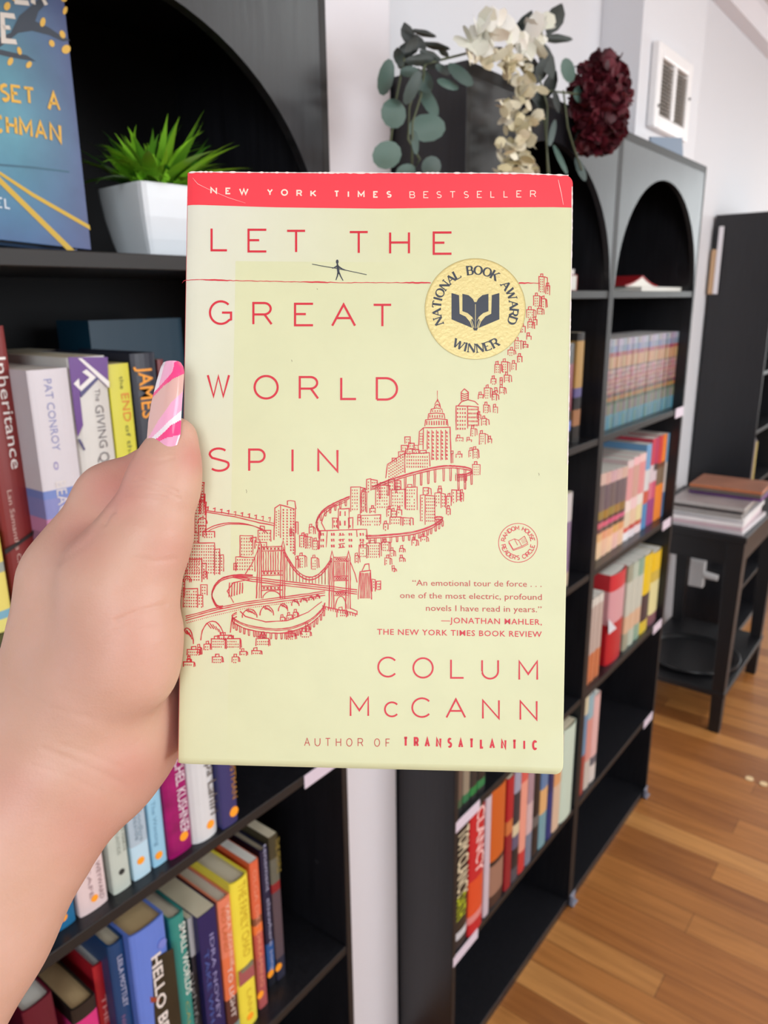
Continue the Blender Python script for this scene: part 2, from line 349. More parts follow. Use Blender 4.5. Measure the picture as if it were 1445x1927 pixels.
book_at('pale blue grey book with an orange dot, beside the sage one', 243, 279, 1570, 0, Y2, ZL3, (170, 204, 222), G2, h=hh, bands=[(0, (186, 216, 232)), (.2, (172, 190, 204)), (.55, (176, 208, 224))], texts=[('Goodbye', 264, 1520, 1580, 9, (130, 150, 164)), ('Seaside', 256, 1524, 1580, 9, (130, 150, 164))], dots=[(265, 1619, 7)])
book_at('sky blue slim book between the pale blue and magenta ones', 281, 309, 1550, 0, Y2, ZL3, (150, 200, 226), G2, h=hh, texts=[('The Wanting', 292, 1508, 1590, 8, (112, 158, 184))], dots=[(299, 1609, 7)])
r, cx, t, h = book_at('magenta and plum book with tall white capitals', 311, 358, 1520, 0, .05, ZL3, (104, 12, 78), G2, h=hh, cover_m=mat('magenta_bloom', (150, 8, 96), .35, var=.75, bscale=38), texts=[('RACHEL KUSHNER', 341, 1404, 1566, 17, (222, 206, 216), .01)], dots=[(346, 1573, 8)])
book_at('white rounded hardback with grey letters', 360, 413, 1510, 0, .045, ZL3, (214, 214, 216), G2, h=hh, hard=True, bulge=.35, texts=[('Jhumpa Lahiri', 397, 1370, 1528, 16, (92, 82, 74))], dots=[(396, 1551, 7)])
book_at('navy book with gilt letters at the end of the row', 415, 447, 1500, 0, .042, ZL3, (52, 52, 104), G2, h=hh, hard=True, texts=[('GHOSTMAN', 438, 1400, 1500, 10, (176, 122, 52))], dots=[(440, 1527, 8)])

G3 = 'books on the left case fourth shelf'
Y3 = .062
book_at('maroon hardback at the lower left corner', 60, 124, 1918, 1872, Y3, ZL4, (92, 16, 36), G3, d=.15, hard=True, pages=PAGES_W, tilt=-.03)
r, cx, t, h = book_at('thick hardback with tan page tops and a black and pink spine', 132, 184, 1890, 1888, Y3, ZL4, (196, 40, 110), G3, d=.15, hard=True, pages=PAGES_T, bands=[(0, (206, 48, 120)), (.92, (34, 28, 26))])
W2 = (222, 214, 214)
book_at('red hardback leaning beside the dark blue book', 182, 205, 1880, 1808, Y3+.02, ZL4, (172, 30, 40), G3, d=.13, hard=True, pages=PAGES_W, texts=[('THE TIDE', 203, 1872, 1990, 9, (230, 160, 160))])
book_at('dark blue hardback with a white author line, left of the periwinkle one', 211, 245, 1840, 1768, Y3, ZL4, (20, 62, 108), G3, d=.15, hard=True, bulge=.3, texts=[('LEILA MOTTLEY', 231, 1798, 1893, 10, (190, 190, 214)), ('NIGHTCRAWLING', 240, 1910, 2030, 8, (140, 100, 140))])
r, cx, t, h = book_at('periwinkle book with a dark label and huge white capitals', 252, 324, 1830, 1736, Y3-.012, ZL4, (96, 124, 206), G3, d=.15, hard=True, pages=PAGES_T,
    texts=[('HELLO BEAUTIFUL', 309, 1796, 2060, 19, (228, 218, 212), .02)])
P = [(285, 1806), (326, 1784), (345, 1960), (345, 2060), (300, 2060), (290, 1900)]
spine_patch(r, cx, ZL4, Y3-.012, P, mat('label_olive_black', (44, 38, 22), .45, var=.6, bscale=30), 'spine_label', .0002)
spine_patch(r, cx, ZL4, Y3-.012, [(284, 1887), (300, 1884), (300, 1878), (283, 1876)], mat('label_rust', (150, 62, 40), .45), 'spine_label_mark', .0003)
q = at(305, 1775, 1, Y3-.012); dot(r, q[0]-cx, q[2]-ZL4, .006, mat('emblem_lilac', (116, 128, 204), .45), 'spine_emblem')
book_at('teal green hardback with white capitals', 326, 357, 1800, 1717, Y3, ZL4, (46, 134, 124), G3, d=.15, hard=True, bulge=.25, texts=[('SMALL WORLDS', 349, 1736, 1868, 12, (222, 224, 216), .01), ('CALEB', 356, 1884, 1960, 7, (150, 150, 96))])
book_at('slim black and grey paperback beside the teal one', 359, 370, 1790, 1722, Y3+.01, ZL4, (30, 30, 34), G3, d=.14, bands=[(0, (26, 26, 32)), (.62, (34, 34, 44)), (.74, (170, 170, 174))], texts=[('nightfall', 367, 1830, 1940, 8, (130, 130, 130))])
book_at('dark indigo book with silver letters and cream pages', 376, 413, 1780, 1712, Y3, ZL4, (32, 28, 84), G3, d=.16, pages=PAGES, bulge=.05, texts=[('IDRA NOVEY', 405, 1758, 1915, 8, (150, 144, 190)), ('TAKE WHAT', 396, 1790, 1960, 9, (70, 90, 156))])
book_at('salmon orange book with a dark foot', 415, 440, 1760, 1686, Y3, ZL4, (222, 122, 90), G3, d=.15, hard=True, pages=PAGES_W, bands=[(0, (120, 140, 136)), (.1, (86, 46, 40)), (.3, (222, 112, 70)), (.6, (224, 126, 96))], texts=[('YARA ZGHEIB', 432, 1700, 1815, 7, (238, 196, 176)), ('NO LAND', 423, 1710, 1790, 8, (196, 100, 50)), ('TO LIGHT', 436, 1820, 1912, 9, (230, 214, 206))])
r, cx, t, h = book_at('yellow hardback with embossed gold title and a maroon strip', 440, 476, 1740, 1650, Y3-.003, ZL4, (236, 216, 68), G3, d=.16, hard=True, bulge=.2, texts=[('THE FAMILY CHAO', 460, 1662, 1795, 15, (206, 172, 44)), ('LAN', 470, 1862, 1900, 9, (212, 178, 50))], dots=[(471, 1912, 6)])
spine_patch(r, cx, ZL4, Y3-.003, [(449, 1830), (476, 1806), (479, 1834), (451, 1858)], mat('strip_maroon', (160, 84, 84), .5), 'spine_label', .0005)
spine_patch(r, cx, ZL4, Y3-.003, [(452, 1828), (475, 1805), (476, 1814), (455, 1832)], mat('strip_grey', (122, 116, 92), .5), 'spine_label', .0008)
book_at('orange paperback right of the yellow hardback', 478, 495, 1740, 1614, Y3+.004, ZL4, (214, 98, 60), G3, d=.15, pages=PAGES_W, bands=[(0, (170, 84, 84)), (.35, (190, 84, 74)), (.52, (232, 116, 56)), (.58, (128, 74, 50)), (.63, (216, 100, 66))], texts=[('OLGA DIES DREAMING', 486, 1640, 1850, 7, (232, 150, 120))], dots=[(490, 1872, 6)])
book_at('dark navy book with pale lower case lettering', 498, 513, 1730, 1592, .082, ZL4, (24, 26, 52), G3, d=.15, hard=True, bands=[(0, (22, 24, 34)), (.1, (34, 86, 150)), (.32, (26, 28, 60))], texts=[('tenement  elsewhere songs', 506, 1592, 1826, 7, (170, 170, 196))], dots=[(509, 1832, 6)])
book_at('olive and brown slim book last in the row', 515, 532, 1720, 1566, .08, ZL4, (70, 66, 54), G3, d=.15, bands=[(0, (44, 44, 62)), (.15, (84, 70, 78)), (.62, (132, 30, 36)), (.68, (96, 96, 84)), (.85, (62, 58, 40))], texts=[('THE PEOPLE', 523, 1578, 1640, 8, (150, 130, 60))], dots=[(524, 1820, 6)])

# ------------------------------------------------------------------ books of the two right cases
GA = 'thrillers on the middle case fifth shelf'; S1, S2, S3, S4, S5 = ZR
CR = (214, 200, 168)
book_at('black thriller with cream capitals and a lime author line', 859, 883, 1640, 1548, .004, S5, (36, 32, 28), GA, d=.12, bands=[(0, (40, 36, 38)), (.08, (196, 196, 200)), (.14, (36, 32, 28))], texts=[('TOM CLANCY', 872, 1566, 1676, 19, CR, .02), ('OATH', 868, 1684, 1722, 16, (176, 186, 36), .02)])
book_at('bright red thriller second from the left end of the row', 886, 913, 1620, 1512, .001, S5, (190, 30, 38), GA, d=.12, bands=[(0, (186, 26, 36)), (.1, (214, 130, 126)), (.16, (214, 74, 34)), (.45, (190, 30, 38))], texts=[('CLANCY', 904, 1524, 1630, 14, (240, 190, 186), .02)])
book_at('slim lilac white book right of the red thriller', 914, 924, 1590, 1500, .004, S5, (196, 180, 190), GA, d=.12)
r, cx, t, h = book_at('burnt orange book with pale brown lettering below', 926, 952, 1580, 1482, .004, S5, (170, 104, 60), GA, d=.12, bands=[(0, (60, 40, 36)), (.1, (150, 110, 92)), (.36, (40, 30, 28)), (.4, (196, 92, 30))])
rows = [('dark red slim book', 954, 966, 1566, 1466, [(0, (140, 24, 36)), (.5, (196, 110, 60)), (.62, (168, 26, 36))]),
        ('grey and black book with a starburst', 967, 979, 1556, 1452, [(0, (70, 70, 80)), (.12, (30, 28, 34)), (.3, (90, 84, 110)), (.42, (206, 190, 156)), (.52, (44, 44, 54)), (.8, (150, 150, 170))]),
        ('salmon spined paperback', 980, 992, 1546, 1444, [(0, (190, 50, 50)), (.2, (226, 150, 130)), (.85, (206, 90, 80))]),
        ('mauve grey paperback', 993, 1004, 1536, 1434, [(0, (110, 120, 140)), (.3, (200, 170, 170)), (.6, (160, 130, 140))]),
        ('black slim thriller', 1005, 1016, 1526, 1424, [(0, (30, 28, 30)), (.3, (96, 92, 90)), (.4, (26, 24, 28))]),
        ('tan and blue paperback', 1018, 1031, 1516, 1412, [(0, (110, 150, 160)), (.35, (214, 166, 110)), (.6, (90, 120, 160))]),
        ('deep navy slim book', 1032, 1042, 1506, 1404, [(0, (26, 44, 110)), (.5, (22, 34, 86))]),
        ('peach paperback before the mint one', 1043, 1056, 1496, 1394, [(0, (206, 176, 150)), (.5, (210, 150, 100)), (.8, (220, 190, 170))])]
for lb, a, b_, pr, pt, bd in rows:
    book_at(lb+' in the thriller row', a, b_, pr, pt, .004, S5, (90, 90, 90), GA, d=.12, bands=bd)
book_at('mint green book at the right end of the thriller row', 1060, 1082, 1450, 1371, .002, S5, (190, 206, 190), GA, d=.12, cover_m=mat('mint_cover', (190, 206, 190), .4))
GA4 = 'dark books on the middle case fourth shelf'
for lb, a, b_, c1, c2 in (('brown grey book at the left end of the fourth shelf', 860, 872, (96, 80, 70), (60, 90, 60)), ('tan book with a green foot on the fourth shelf', 873, 885, (140, 128, 110), (40, 110, 70)), ('black book with a green stripe on the fourth shelf', 886, 899, (40, 40, 40), (30, 120, 60)), ('charcoal book with green print on the fourth shelf', 900, 914, (30, 32, 32), (40, 120, 70))):
    book_at(lb, a, b_, 1480, 1380, .01, S4, c1, GA4, d=.12, h=.17, bands=[(0, (34, 34, 34)), (.06, c2), (.16, c1)])
GA3 = 'books seen past the cover edge on the middle case'
book_at('black book with a red and blue ball picture', 1050, 1082, 740, 640, .02, S2, (30, 28, 32), GA3, h=.2, bands=[(0, (24, 24, 28)), (.14, (130, 150, 220)), (.24, (24, 22, 28)), (.34, (120, 24, 50)), (.8, (26, 24, 28))])
book_at('black book with a gilt spine beside the divider', 1084, 1097, 730, 626, .02, S2, (40, 36, 30), GA3, bands=[(0, (30, 28, 26)), (.15, (150, 104, 70)), (.3, (30, 28, 30)), (.42, (90, 84, 130)), (.5, (170, 134, 76)), (.92, (36, 34, 32))])
book_at('purple and white slim book low behind the cover edge', 1064, 1075, 1010, 930, .012, S3, (150, 136, 170), GA3, bands=[(0, (190, 170, 150)), (.15, (130, 110, 140)), (.7, (196, 190, 190))])
book_at('pale book with an orange head next to the purple one', 1050, 1063, 1000, 922, .012, S3, (200, 196, 190), GA3, bands=[(0, (140, 130, 140)), (.6, (196, 120, 70)), (.75, (206, 206, 200))])
# flat lying books on the arch shelves
def flat_book(label, x0, x1, y0, y1, z, t, col, group, pages=PAGES_W):
    r = empty('book', (x0, y0, z), label=label, cat='book', group=group)
    m = MB(); m.box(0, x1-x0, 0, y1-y0, 0, .0012).box(0, x1-x0, 0, y1-y0, t-.0012, t).box(x1-x0-.0012, x1-x0, 0, y1-y0, 0, t)
    m.build('cover', mat('cover_%d_%d_%d' % col, col, .4), r)
    MB().box(.001, x1-x0-.0015, .0015, y1-y0-.001, .0014, t-.0014).build('pages', pages, r)
    return r
xa = at(1087, 520, 1, .04)[0]
flat_book('red brown book lying flat on the middle arch shelf', xa-.15, xa, .04, .24, S1, .030, (150, 62, 56), 'books lying on the arch shelves')
flat_book('white booklet lying on top of the red brown book', xa-.15, xa-.004, .045, .235, S1+.0305, .010, (226, 220, 224), 'books lying on the arch shelves')
xa, xb = at(1200, 540, 1, .04)[0], min(at(1294, 540, 1, .04)[0], 2*RW-.016)
flat_book('cream booklet lying flat on the right arch shelf', xa, xb, .03, .2, S1, .010, (214, 208, 198), 'books lying on the arch shelves')
r = empty('open_book', ((xa+xb)/2-.06, .13, S1+.0105), label='red covered book lying face down and open on the cream booklet', cat='book', group='books lying on the arch shelves')
m = MB(); n = 10
pts = [(-.11+.11*i/n, .004+.022*(i/n)**1.6) for i in range(n+1)]; pts += [(-p[0], p[1]) for p in reversed(pts[:-1])]
poly = [(p[0], p[1]) for p in pts]+[(p[0], p[1]-.003) for p in reversed(pts)]
m.prism([(p[0], p[1]) for p in poly], 1, -.07, .09); m.build('cover', mat('cover_red_open', (160, 28, 36), .4), r)
poly = [(p[0]*.97, p[1]-.0032) for p in pts]+[(.1, .0002), (-.1, .0002)]
m = MB(); m.prism(poly, 1, -.068, .088); m.build('pages', PAGES_W, r)

GB = 'matching series volumes on the right case second shelf'
MB26 = [(0, (110, 160, 190)), (.13, (120, 172, 200)), (.16, (150, 150, 146)), (.27, (104, 100, 96)), (.31, (196, 148, 70)), (.36, (110, 80, 76)), (.39, (206, 150, 146)), (.66, (120, 90, 100)), (.68, (222, 168, 110)), (.8, (190, 80, 96)), (.85, (150, 150, 190)), (.92, (190, 186, 196))]
xs0, xs1 = max(RW+.0135, at(1141, 720, 1, .025)[0]), min(2*RW-.0145, at(1277, 700, 1, .025)[0]); NB = 26; hb = at(1210, 632, 1, .025)[2]-S2
stripe = []
for k in range(30): stripe.append((.39+k*.009, (206, 160, 156) if k % 2 else (186, 120, 120)))
base = [b for b in MB26 if b[0] < .39]+[(.39+.26*k/10, (214, 162, 156) if k % 2 else (188, 124, 124)) for k in range(10)]+[b for b in MB26 if b[0] > .65]
mats = []
for v in range(4):
    rnd = random.Random(v); mats.append(banded('series_cover', [(f_*hb, tuple(max(0, min(255, int(c_*.7+rnd.uniform(-14, 14)))) for c_ in c)) for f_, c in base], .4))
proto = None; tw = (xs1-xs0)/NB
for k in range(NB):
    r = empty('book', (xs0+tw*(k+.5), .025+random.uniform(0, .002), S2), label='slim striped volume of the long matching series', cat='book', group=GB)
    if proto is None: proto = [None]*4
    if proto[k % 4] is None:
        book_mesh(r, tw*.97, hb, .115, mats[k % 4], PAGES_W, False, .08); proto[k % 4] = r
    else:
        for ch in proto[k % 4].children:
            c = ch.copy(); COL.objects.link(c); c.parent = r
GB3 = 'comics on the right case third shelf'
dk = [(0, (226, 186, 160)), (.2, (220, 160, 110)), (.3, (96, 76, 70)), (.36, (206, 90, 120)), (.42, (84, 70, 60)), (.46, (150, 116, 56)), (.56, (104, 94, 90)), (.86, (196, 170, 160))]
pk = [(0, (222, 222, 222)), (.1, (196, 80, 70)), (.16, (226, 196, 160)), (.36, (222, 206, 204)), (.5, (212, 150, 150)), (.9, (226, 190, 184))]
wh = ['first', 'second', 'third', 'fourth', 'fifth']
for k in range(5):
    a = 1128+k*10; book_at(wh[k]+' brown banded comic from the divider on the third shelf', a, a+10, 960, 893-k*3, .025, S3, (0, 0, 0), GB3, d=.13, pages=PAGES_W, bands=[(f_, tuple(min(255, max(0, v+random.randint(-10, 10))) for v in c)) for f_, c in dk])
for k in range(3):
    a = 1179+k*11; book_at(wh[k]+' pink banded comic right of the brown banded ones', a, a+11, 940, 868-k*6, .025, S3, (0, 0, 0), GB3, d=.13, pages=PAGES_W, bands=[(f_, tuple(min(255, max(0, v+random.randint(-12, 12))) for v in c)) for f_, c in pk])
for lb, a, b_, tp, bd in (('sky blue and white comic before the magenta one', 1215, 1224, 838, [(0, (70, 130, 180)), (.3, (196, 90, 70)), (.45, (206, 206, 206)), (.7, (110, 156, 196))]),
    ('first magenta comic on the third shelf', 1224, 1230, 828, [(0, (150, 60, 120)), (.3, (206, 110, 130)), (.5, (206, 190, 196)), (.7, (196, 60, 80))]),
    ('second magenta comic on the third shelf', 1230, 1236, 826, [(0, (150, 60, 120)), (.3, (196, 80, 110)), (.5, (206, 190, 196)), (.62, (70, 60, 60)), (.7, (180, 50, 90))]),
    ('first orange comic on the third shelf', 1237, 1243.5, 822, [(0, (226, 130, 50)), (.42, (120, 100, 80)), (.62, (110, 70, 50)), (.68, (200, 60, 60))]),
    ('second orange comic on the third shelf', 1243.5, 1250, 820, [(0, (226, 130, 50)), (.42, (120, 100, 80)), (.62, (110, 70, 50)), (.68, (230, 130, 50))]),
    ('light blue comic next to the last on the third shelf', 1250.5, 1256, 818, [(0, (80, 110, 150)), (.3, (206, 196, 190)), (.66, (110, 156, 190))]),
    ('blue and grey comic at the right end of the third shelf', 1256, 1261.5, 816, [(0, (60, 90, 140)), (.3, (190, 180, 180)), (.66, (100, 150, 190))])):
    book_at(lb, a, b_, 900, tp, .025, S3, (0, 0, 0), GB3, d=.14, pages=PAGES_W, bands=bd)
GB4 = 'comics on the right case fourth shelf'
for k in range(3):
    a = 1108+k*8.5; book_at(wh[k]+' low cream and rust volume from the divider on the fourth shelf', a, a+8, 1190, 1132-k*6, .015, S4, (0, 0, 0), GB4, d=.13, pages=PAGES_W, bands=[(0, (190, 110, 70)), (.35, (180, 160, 150)), (.9, (206, 200, 190))])
r, cx, t, h = book_at('red comic with a pale triangle on its spine', 1152, 1179, 1130, 1078, .012, S4, (190, 30, 44), GB4, d=.14, pages=PAGES_W, bands=[(0, (178, 24, 36)), (.45, (206, 150, 156)), (.82, (200, 46, 56))])
spine_patch(r, cx, S4, .012, [(1145, 1165), (1160, 1182), (1145, 1194)], mat('pale_triangle', (210, 210, 216), .5), 'spine_label')
for k, (a, b_, c) in enumerate(((1181, 1190, (150, 150, 130)), (1190.5, 1200, (176, 186, 170)), (1200.5, 1210, (130, 160, 140)))):
    book_at(wh[k]+' pale green comic right of the red one', a, b_, 1120, 1066-k*6, .012, S4, c, GB4, d=.14, pages=PAGES_W, bands=[(0, c), (.2, (206, 170, 140)), (.4, (190, 190, 176)), (.8, c)])
book_at('yellow comic with a black and purple foot', 1211, 1227, 1100, 1046, .012, S4, (220, 184, 30), GB4, d=.14, pages=PAGES_W, bands=[(0, (206, 180, 50)), (.15, (60, 44, 50)), (.5, (222, 186, 24))])
book_at('yellow and cream comic at the right end of the fourth shelf', 1228, 1244, 1090, 1040, .012, S4, (220, 196, 70), GB4, d=.14, pages=PAGES_W, bands=[(0, (120, 80, 90)), (.15, (214, 206, 150)), (.6, (196, 170, 70)), (.74, (224, 184, 30))])
GB5 = 'slim books on the right case fifth shelf'
for lb, a, b_, bd in (('slim blue edged book against the divider on the fifth shelf', 1096, 1105, [(0, (150, 60, 50)), (.4, (96, 130, 160)), (.8, (200, 190, 160))]), ('middle slim pink book on the fifth shelf', 1105.5, 1115, [(0, (190, 180, 170)), (.3, (206, 140, 130)), (.75, (140, 170, 180))]), ('right slim blush book on the fifth shelf', 1115.5, 1126, [(0, (206, 196, 190)), (.2, (90, 90, 100)), (.3, (214, 170, 166))])):
    book_at(lb, a, b_, 1390, 1312, .01, S5, (0, 0, 0), GB5, d=.13, pages=PAGES_W, bands=bd)

# ------------------------------------------------------------------ shelf labels and plastic corner guards
TAG = mat('lilac_label_card', (214, 200, 214), .45)
def shelf_tag(label, px0, px1, py, yf, z, hgt=.022):
    a, b_ = at(px0, py, 1, yf)[0], at(px1, py, 1, yf)[0]
    o = MB().box(0, b_-a, -.0022, -.0006, -hgt, 0).build('shelf_label', TAG, None, bevel=.0005); o.location = (a, yf+.002, z)
    tag(o, label, 'shelf label', 'lilac labels on the shelf fronts'); return o
shelf_tag('lilac label on the left case shelf just under the cover', 573, 634, 1465, .038, ZL3, .021)
shelf_tag('lilac label above the black thriller', 858, 902, 1545, 0, S4+.001)
shelf_tag('lilac label low on the left, under the thriller row', 853, 898, 1800, 0, S5+.001)
for nm_, z, px, py in (('series volumes', S2, 1272, 772), ('comics with the orange one', S3, 1248, 982), ('yellow comics', S4, 1231, 1170), ('slim books of the fifth shelf', S5, 1213, 1352)):
    shelf_tag('lilac label at the right end below the '+nm_, px, px+14, py, 0, z+.002, .026)
CLEAR = mat('clear_plastic', (176, 184, 204), .25, .5)
CLEAR.node_tree.nodes['Principled BSDF'].inputs['Transmission Weight'].default_value = .55
for lb, x in (('clear plastic corner guard at the right foot of the far bookcase', 2*RW-.034), ('clear plastic corner guard at the foot between the two bookcases', RW-.01)):
    m = MB(); m.box(0, .03, -.012, -.001, 0, .004).box(0, .03, -.004, -.001, 0, .032).box(0, .004, -.012, -.001, 0, .03)
    o = m.build('corner_guard', CLEAR, None, bevel=.001); o.location = (x, 0, .001); tag(o, lb, 'corner guard')

# ------------------------------------------------------------------ things beyond the bookcases
xc = 2.345
cb = bookcase(xc, RW, .06, .24, 1.8, [1.5, 1.2, .96, .72, .5, .25], 'black bookcase standing end on beyond the side table', .22)
GC = 'books in the end on bookcase'
for k, (z, hgt, c, lb) in enumerate(((.72, .19, (196, 130, 120), 'salmon'), (.72, .2, (110, 100, 110), 'grey'), (.72, .185, (190, 170, 90), 'straw yellow'), (.5, .15, (186, 120, 60), 'amber'), (.5, .16, (150, 90, 70), 'brown'))):
    x = xc+.014+(k if k < 3 else k-3)*.03
    r = empty('book', (x+.014, .066, z), label=lb+' book at the near end of the far bookcase', cat='book', group=GC)
    book_mesh(r, .026, hgt, .13, mat('cover_%d_%d_%d' % c, c, .4, var=.3, bscale=40), PAGES_W, False)
o = MB().box(0, .03, -.002, -.0006, -.03, 0).build('shelf_label', TAG); o.location = (xc+.004, .062, .5); tag(o, 'lilac label on the end on bookcase beyond the side table', 'shelf label', 'lilac labels on the shelf fronts')
# narrow board against the end of that bookcase
br_ = empty('narrow_board', (xc-.022, .262, 1.5), label='narrow white and tan board beside the end on bookcase', cat='board')
MB().box(0, .012, 0, .016, 0, .255).build('white_face', CASING, br_, bevel=.001)
MB().box(0, .014, .017, .036, 0, .17).build('tan_edge', mat('tan_card', (196, 160, 124), .7), br_, bevel=.001)

TB = mat('black_stained_table', (22, 22, 25), .42, .45); 
tr = empty('side_table', (1.585, -.105, 0), label='black side table with tapered legs and a lower shelf', cat='table')
TW, TD = .62, .385
MB().box(0, TW, 0, TD, .712, .735).build('tabletop', TB, tr, bevel=.003)
ap = MB(); ap.box(.03, TW-.03, .015, .03, .63, .712).box(.03, TW-.03, TD-.03, TD-.015, .63, .712).box(.015, .03, .03, TD-.03, .63, .712).box(TW-.03, TW-.015, .03, TD-.03, .63, .712)
ap.build('apron', TB, tr)
for x, y in ((.005, .005), (.005, TD-.061), (TW-.061, .005), (TW-.061, TD-.061)):
    m = MB(); sx = .012 if x < .3 else 0; sy = .012 if y < .2 else 0
    m.add([(x+a*.056, y+b_*.056, .712) for a, b_ in ((0, 0), (1, 0), (1, 1), (0, 1))]+[(x+sx+a*.036, y+sy+b_*.036, 0) for a, b_ in ((0, 0), (1, 0), (1, 1), (0, 1))], [(0, 1, 2, 3), (7, 6, 5, 4)]+[(i, 4+i, 4+(i+1) % 4, (i+1) % 4) for i in range(4)])
    m.build('leg', TB, tr, bevel=.002)
MB().box(.012, TW-.012, .012, TD-.012, .14, .16).build('lower_shelf', TB, tr, bevel=.002)
tray = MB(); prof = [(0, 0), (.15, 0), (.168, .004), (.172, .02), (.168, .021), (.162, .008), (.148, .005), (0, .005)]; n = 40
for r_, z in prof: tray.v += [(r_*math.cos(2*math.pi*k/n), r_*math.sin(2*math.pi*k/n), z) for k in range(n)]
for i in range(len(prof)-1):
    for k in range(n): tray.f.append((i*n+k, i*n+(k+1) % n, (i+1)*n+(k+1) % n, (i+1)*n+k)); tray.mi.append(0)
o = tray.build('round_tray', mat('black_tray', (24, 24, 26), .3), smooth=True); o.location = (1.585+.24, -.105+.19, .1602); tag(o, 'round black tray on the lower shelf of the side table', 'tray')
mg = [(226, 220, 224), (214, 190, 200), (236, 234, 236), (230, 230, 232), (150, 148, 146), (60, 56, 56), (176, 172, 170), (110, 60, 130), (90, 84, 76), (186, 110, 70)]
mn = ['white magazine at the bottom of the stack', 'pale pink magazine second from the bottom', 'bright white magazine above the pale pink one', 'white magazine in the middle of the stack', 'grey magazine in the middle of the stack', 'black magazine near the middle of the stack', 'light grey magazine below the purple one', 'purple magazine near the top of the stack', 'dark olive magazine under the top one', 'orange brown magazine on top of the stack']
z = .7352
for k, (c, lb) in enumerate(zip(mg, mn)):
    th = (.014, .012, .014, .013, .013, .008, .012, .010, .010, .009)[k]; m = MB(); nx, ny = 10, 6
    sx, sy = (.30, .235); ox = random.uniform(.0, .02)+(.02 if k > 6 else 0)+(.10 if k > 6 else 0); oy = random.uniform(0, .015)+(.0 if k < 7 else -.03)
    oz = []
    rot = random.uniform(-.03, .03)
    for s_ in (0, 1):
        for i in range(nx+1):
            for j in range(ny+1):
                x, y = sx*i/nx*(.62 if k > 6 else 1), sy*j/ny
                m.v.append((x, y, s_*th))
    N = (nx+1)*(ny+1); g = lambda i, j: i*(ny+1)+j
    for i in range(nx):
        for j in range(ny):
            m.f += [(g(i, j), g(i, j+1), g(i+1, j+1), g(i+1, j)), (N+g(i, j), N+g(i+1, j), N+g(i+1, j+1), N+g(i, j+1))]
    ring = [g(i, 0) for i in range(nx)]+[g(nx, j) for j in range(ny)]+[g(i, ny) for i in range(nx, 0, -1)]+[g(0, j) for j in range(ny, 0, -1)]
    for a, b_ in zip(ring, ring[1:]+ring[:1]): m.f.append((a, b_, N+b_, N+a))
    m.mi = [0]*len(m.f)
    root = empty('magazine', (1.592+ox, -.088+oy, z), (0, 0, rot), lb+' on the side table', 'magazine', 'magazines stacked on the side table')
    m.build('pages', mat('magazine_%d_%d_%d' % c, c, .4, var=.15, bscale=18), root, bevel=.001)
    cv = MB(); cv.box(.002, sx*(.62 if k > 6 else 1)-.002, .002, sy-.002, th, th+.0006); cv.build('front_cover', mat('mag_cover_%d' % k, (c[0]//2+60, c[1]//2+50, c[2]//2+50), .3, var=.6, bscale=9), root)
    z += th+.0008
WP = mat('white_plastic', (226, 224, 224), .4)
ad = empty('plug_adapter', (xc-.0005, .19, .32), label='white plug adapter and cord cover on the dark panel behind the side table', cat='plug')
MB().box(-.035, -.0005, .0, .07, -.06, .06).build('adapter_body', WP, ad, bevel=.004)
MB().box(-.014, -.0005, .07, .1, -.06, .26).build('cord_cover', WP, ad, bevel=.003)
MB().tube([(-.02, .0, .0), (-.02, -.055, -.004)], [.017, .014], 14).build('plug', WP, ad, smooth=False)
# folded blue grey card on top of the far bookcase
P = [at(px, py, 1, .1) for px, py in ((1224, 257), (1284, 259), (1291, 289))]
m = MB(); m.prism([(P[0][0], P[0][2]), (P[1][0], P[1][2]), (P[2][0], 1.8005), (P[0][0]+.03, 1.8005)], 1, .1, .104)
x1 = P[2][0]+.005; m.prism([(x1, 1.8005), (x1, 1.818), (x1+.03, 1.812), (x1+.055, 1.8005)], 1, .1, .13)
o = m.build('folded_card', mat('blue_grey_card', (120, 136, 156), .6)); tag(o, 'folded blue grey card on top of the far bookcase under the vent', 'card')
for k, (px, py) in enumerate(((1410, 1466), (1437, 1476))):  # two small flat pale discs lying on the floor
    q = at(px, py, 2, 0); o = MB().tube([(0, 0, .0004), (0, 0, .003)], .0125, 20).build('pale_disc', mat('pale_tan', (226, 196, 150), .8), bevel=.001); o.location = (q[0], q[1], 0)
    tag(o, ('left' if k == 0 else 'right')+' of the two small pale round discs on the wood floor', 'felt pad', 'pale discs on the floor')

# ------------------------------------------------------------------ potted plant
NC = at(272, 339, 1, .075); side = .088
pot = empty('potted_plant', (NC[0]+side/2, .075+side/2, ZL1), (0, 0, math.radians(-4)), 'leafy green plant in a white square pot on the arch shelf', 'plant')
PH = NC[2]-ZL1; m = MB(); n = 32
def sq(t, hw, rad):   # rounded square outline
    c, s = math.cos(t), math.sin(t); k = 1/((abs(c)**18+abs(s)**18)**(1/18)); return hw*c*k, hw*s*k
prof = [(.70, .001), (.72, .0), (.74, .004), (.84, .25), (.93, .55), (.98, .8), (1.0, .97), (.99, 1.0), (.93, 1.0), (.92, .9)]
for s_, z in prof: m.v += [sq(2*math.pi*k/64+.04*math.sin(8*math.pi*k/64), side/2*s_, 0)+(z*PH,) for k in range(64)]
for i in range(len(prof)-1):
    for k in range(64): m.f.append((i*64+k, i*64+(k+1) % 64, (i+1)*64+(k+1) % 64, (i+1)*64+k)); m.mi.append(0)
m.f.append(tuple(range(64))[::-1]); m.mi.append(0)
m.build('pot', mat('white_ceramic', (226, 232, 238), .28, .5), pot)
MB().tube([(0, 0, PH*.88), (0, 0, PH*.9)], side*.44, 24).build('soil', mat('moss', (40, 60, 24), .9, bump=.8, bscale=200), pot)
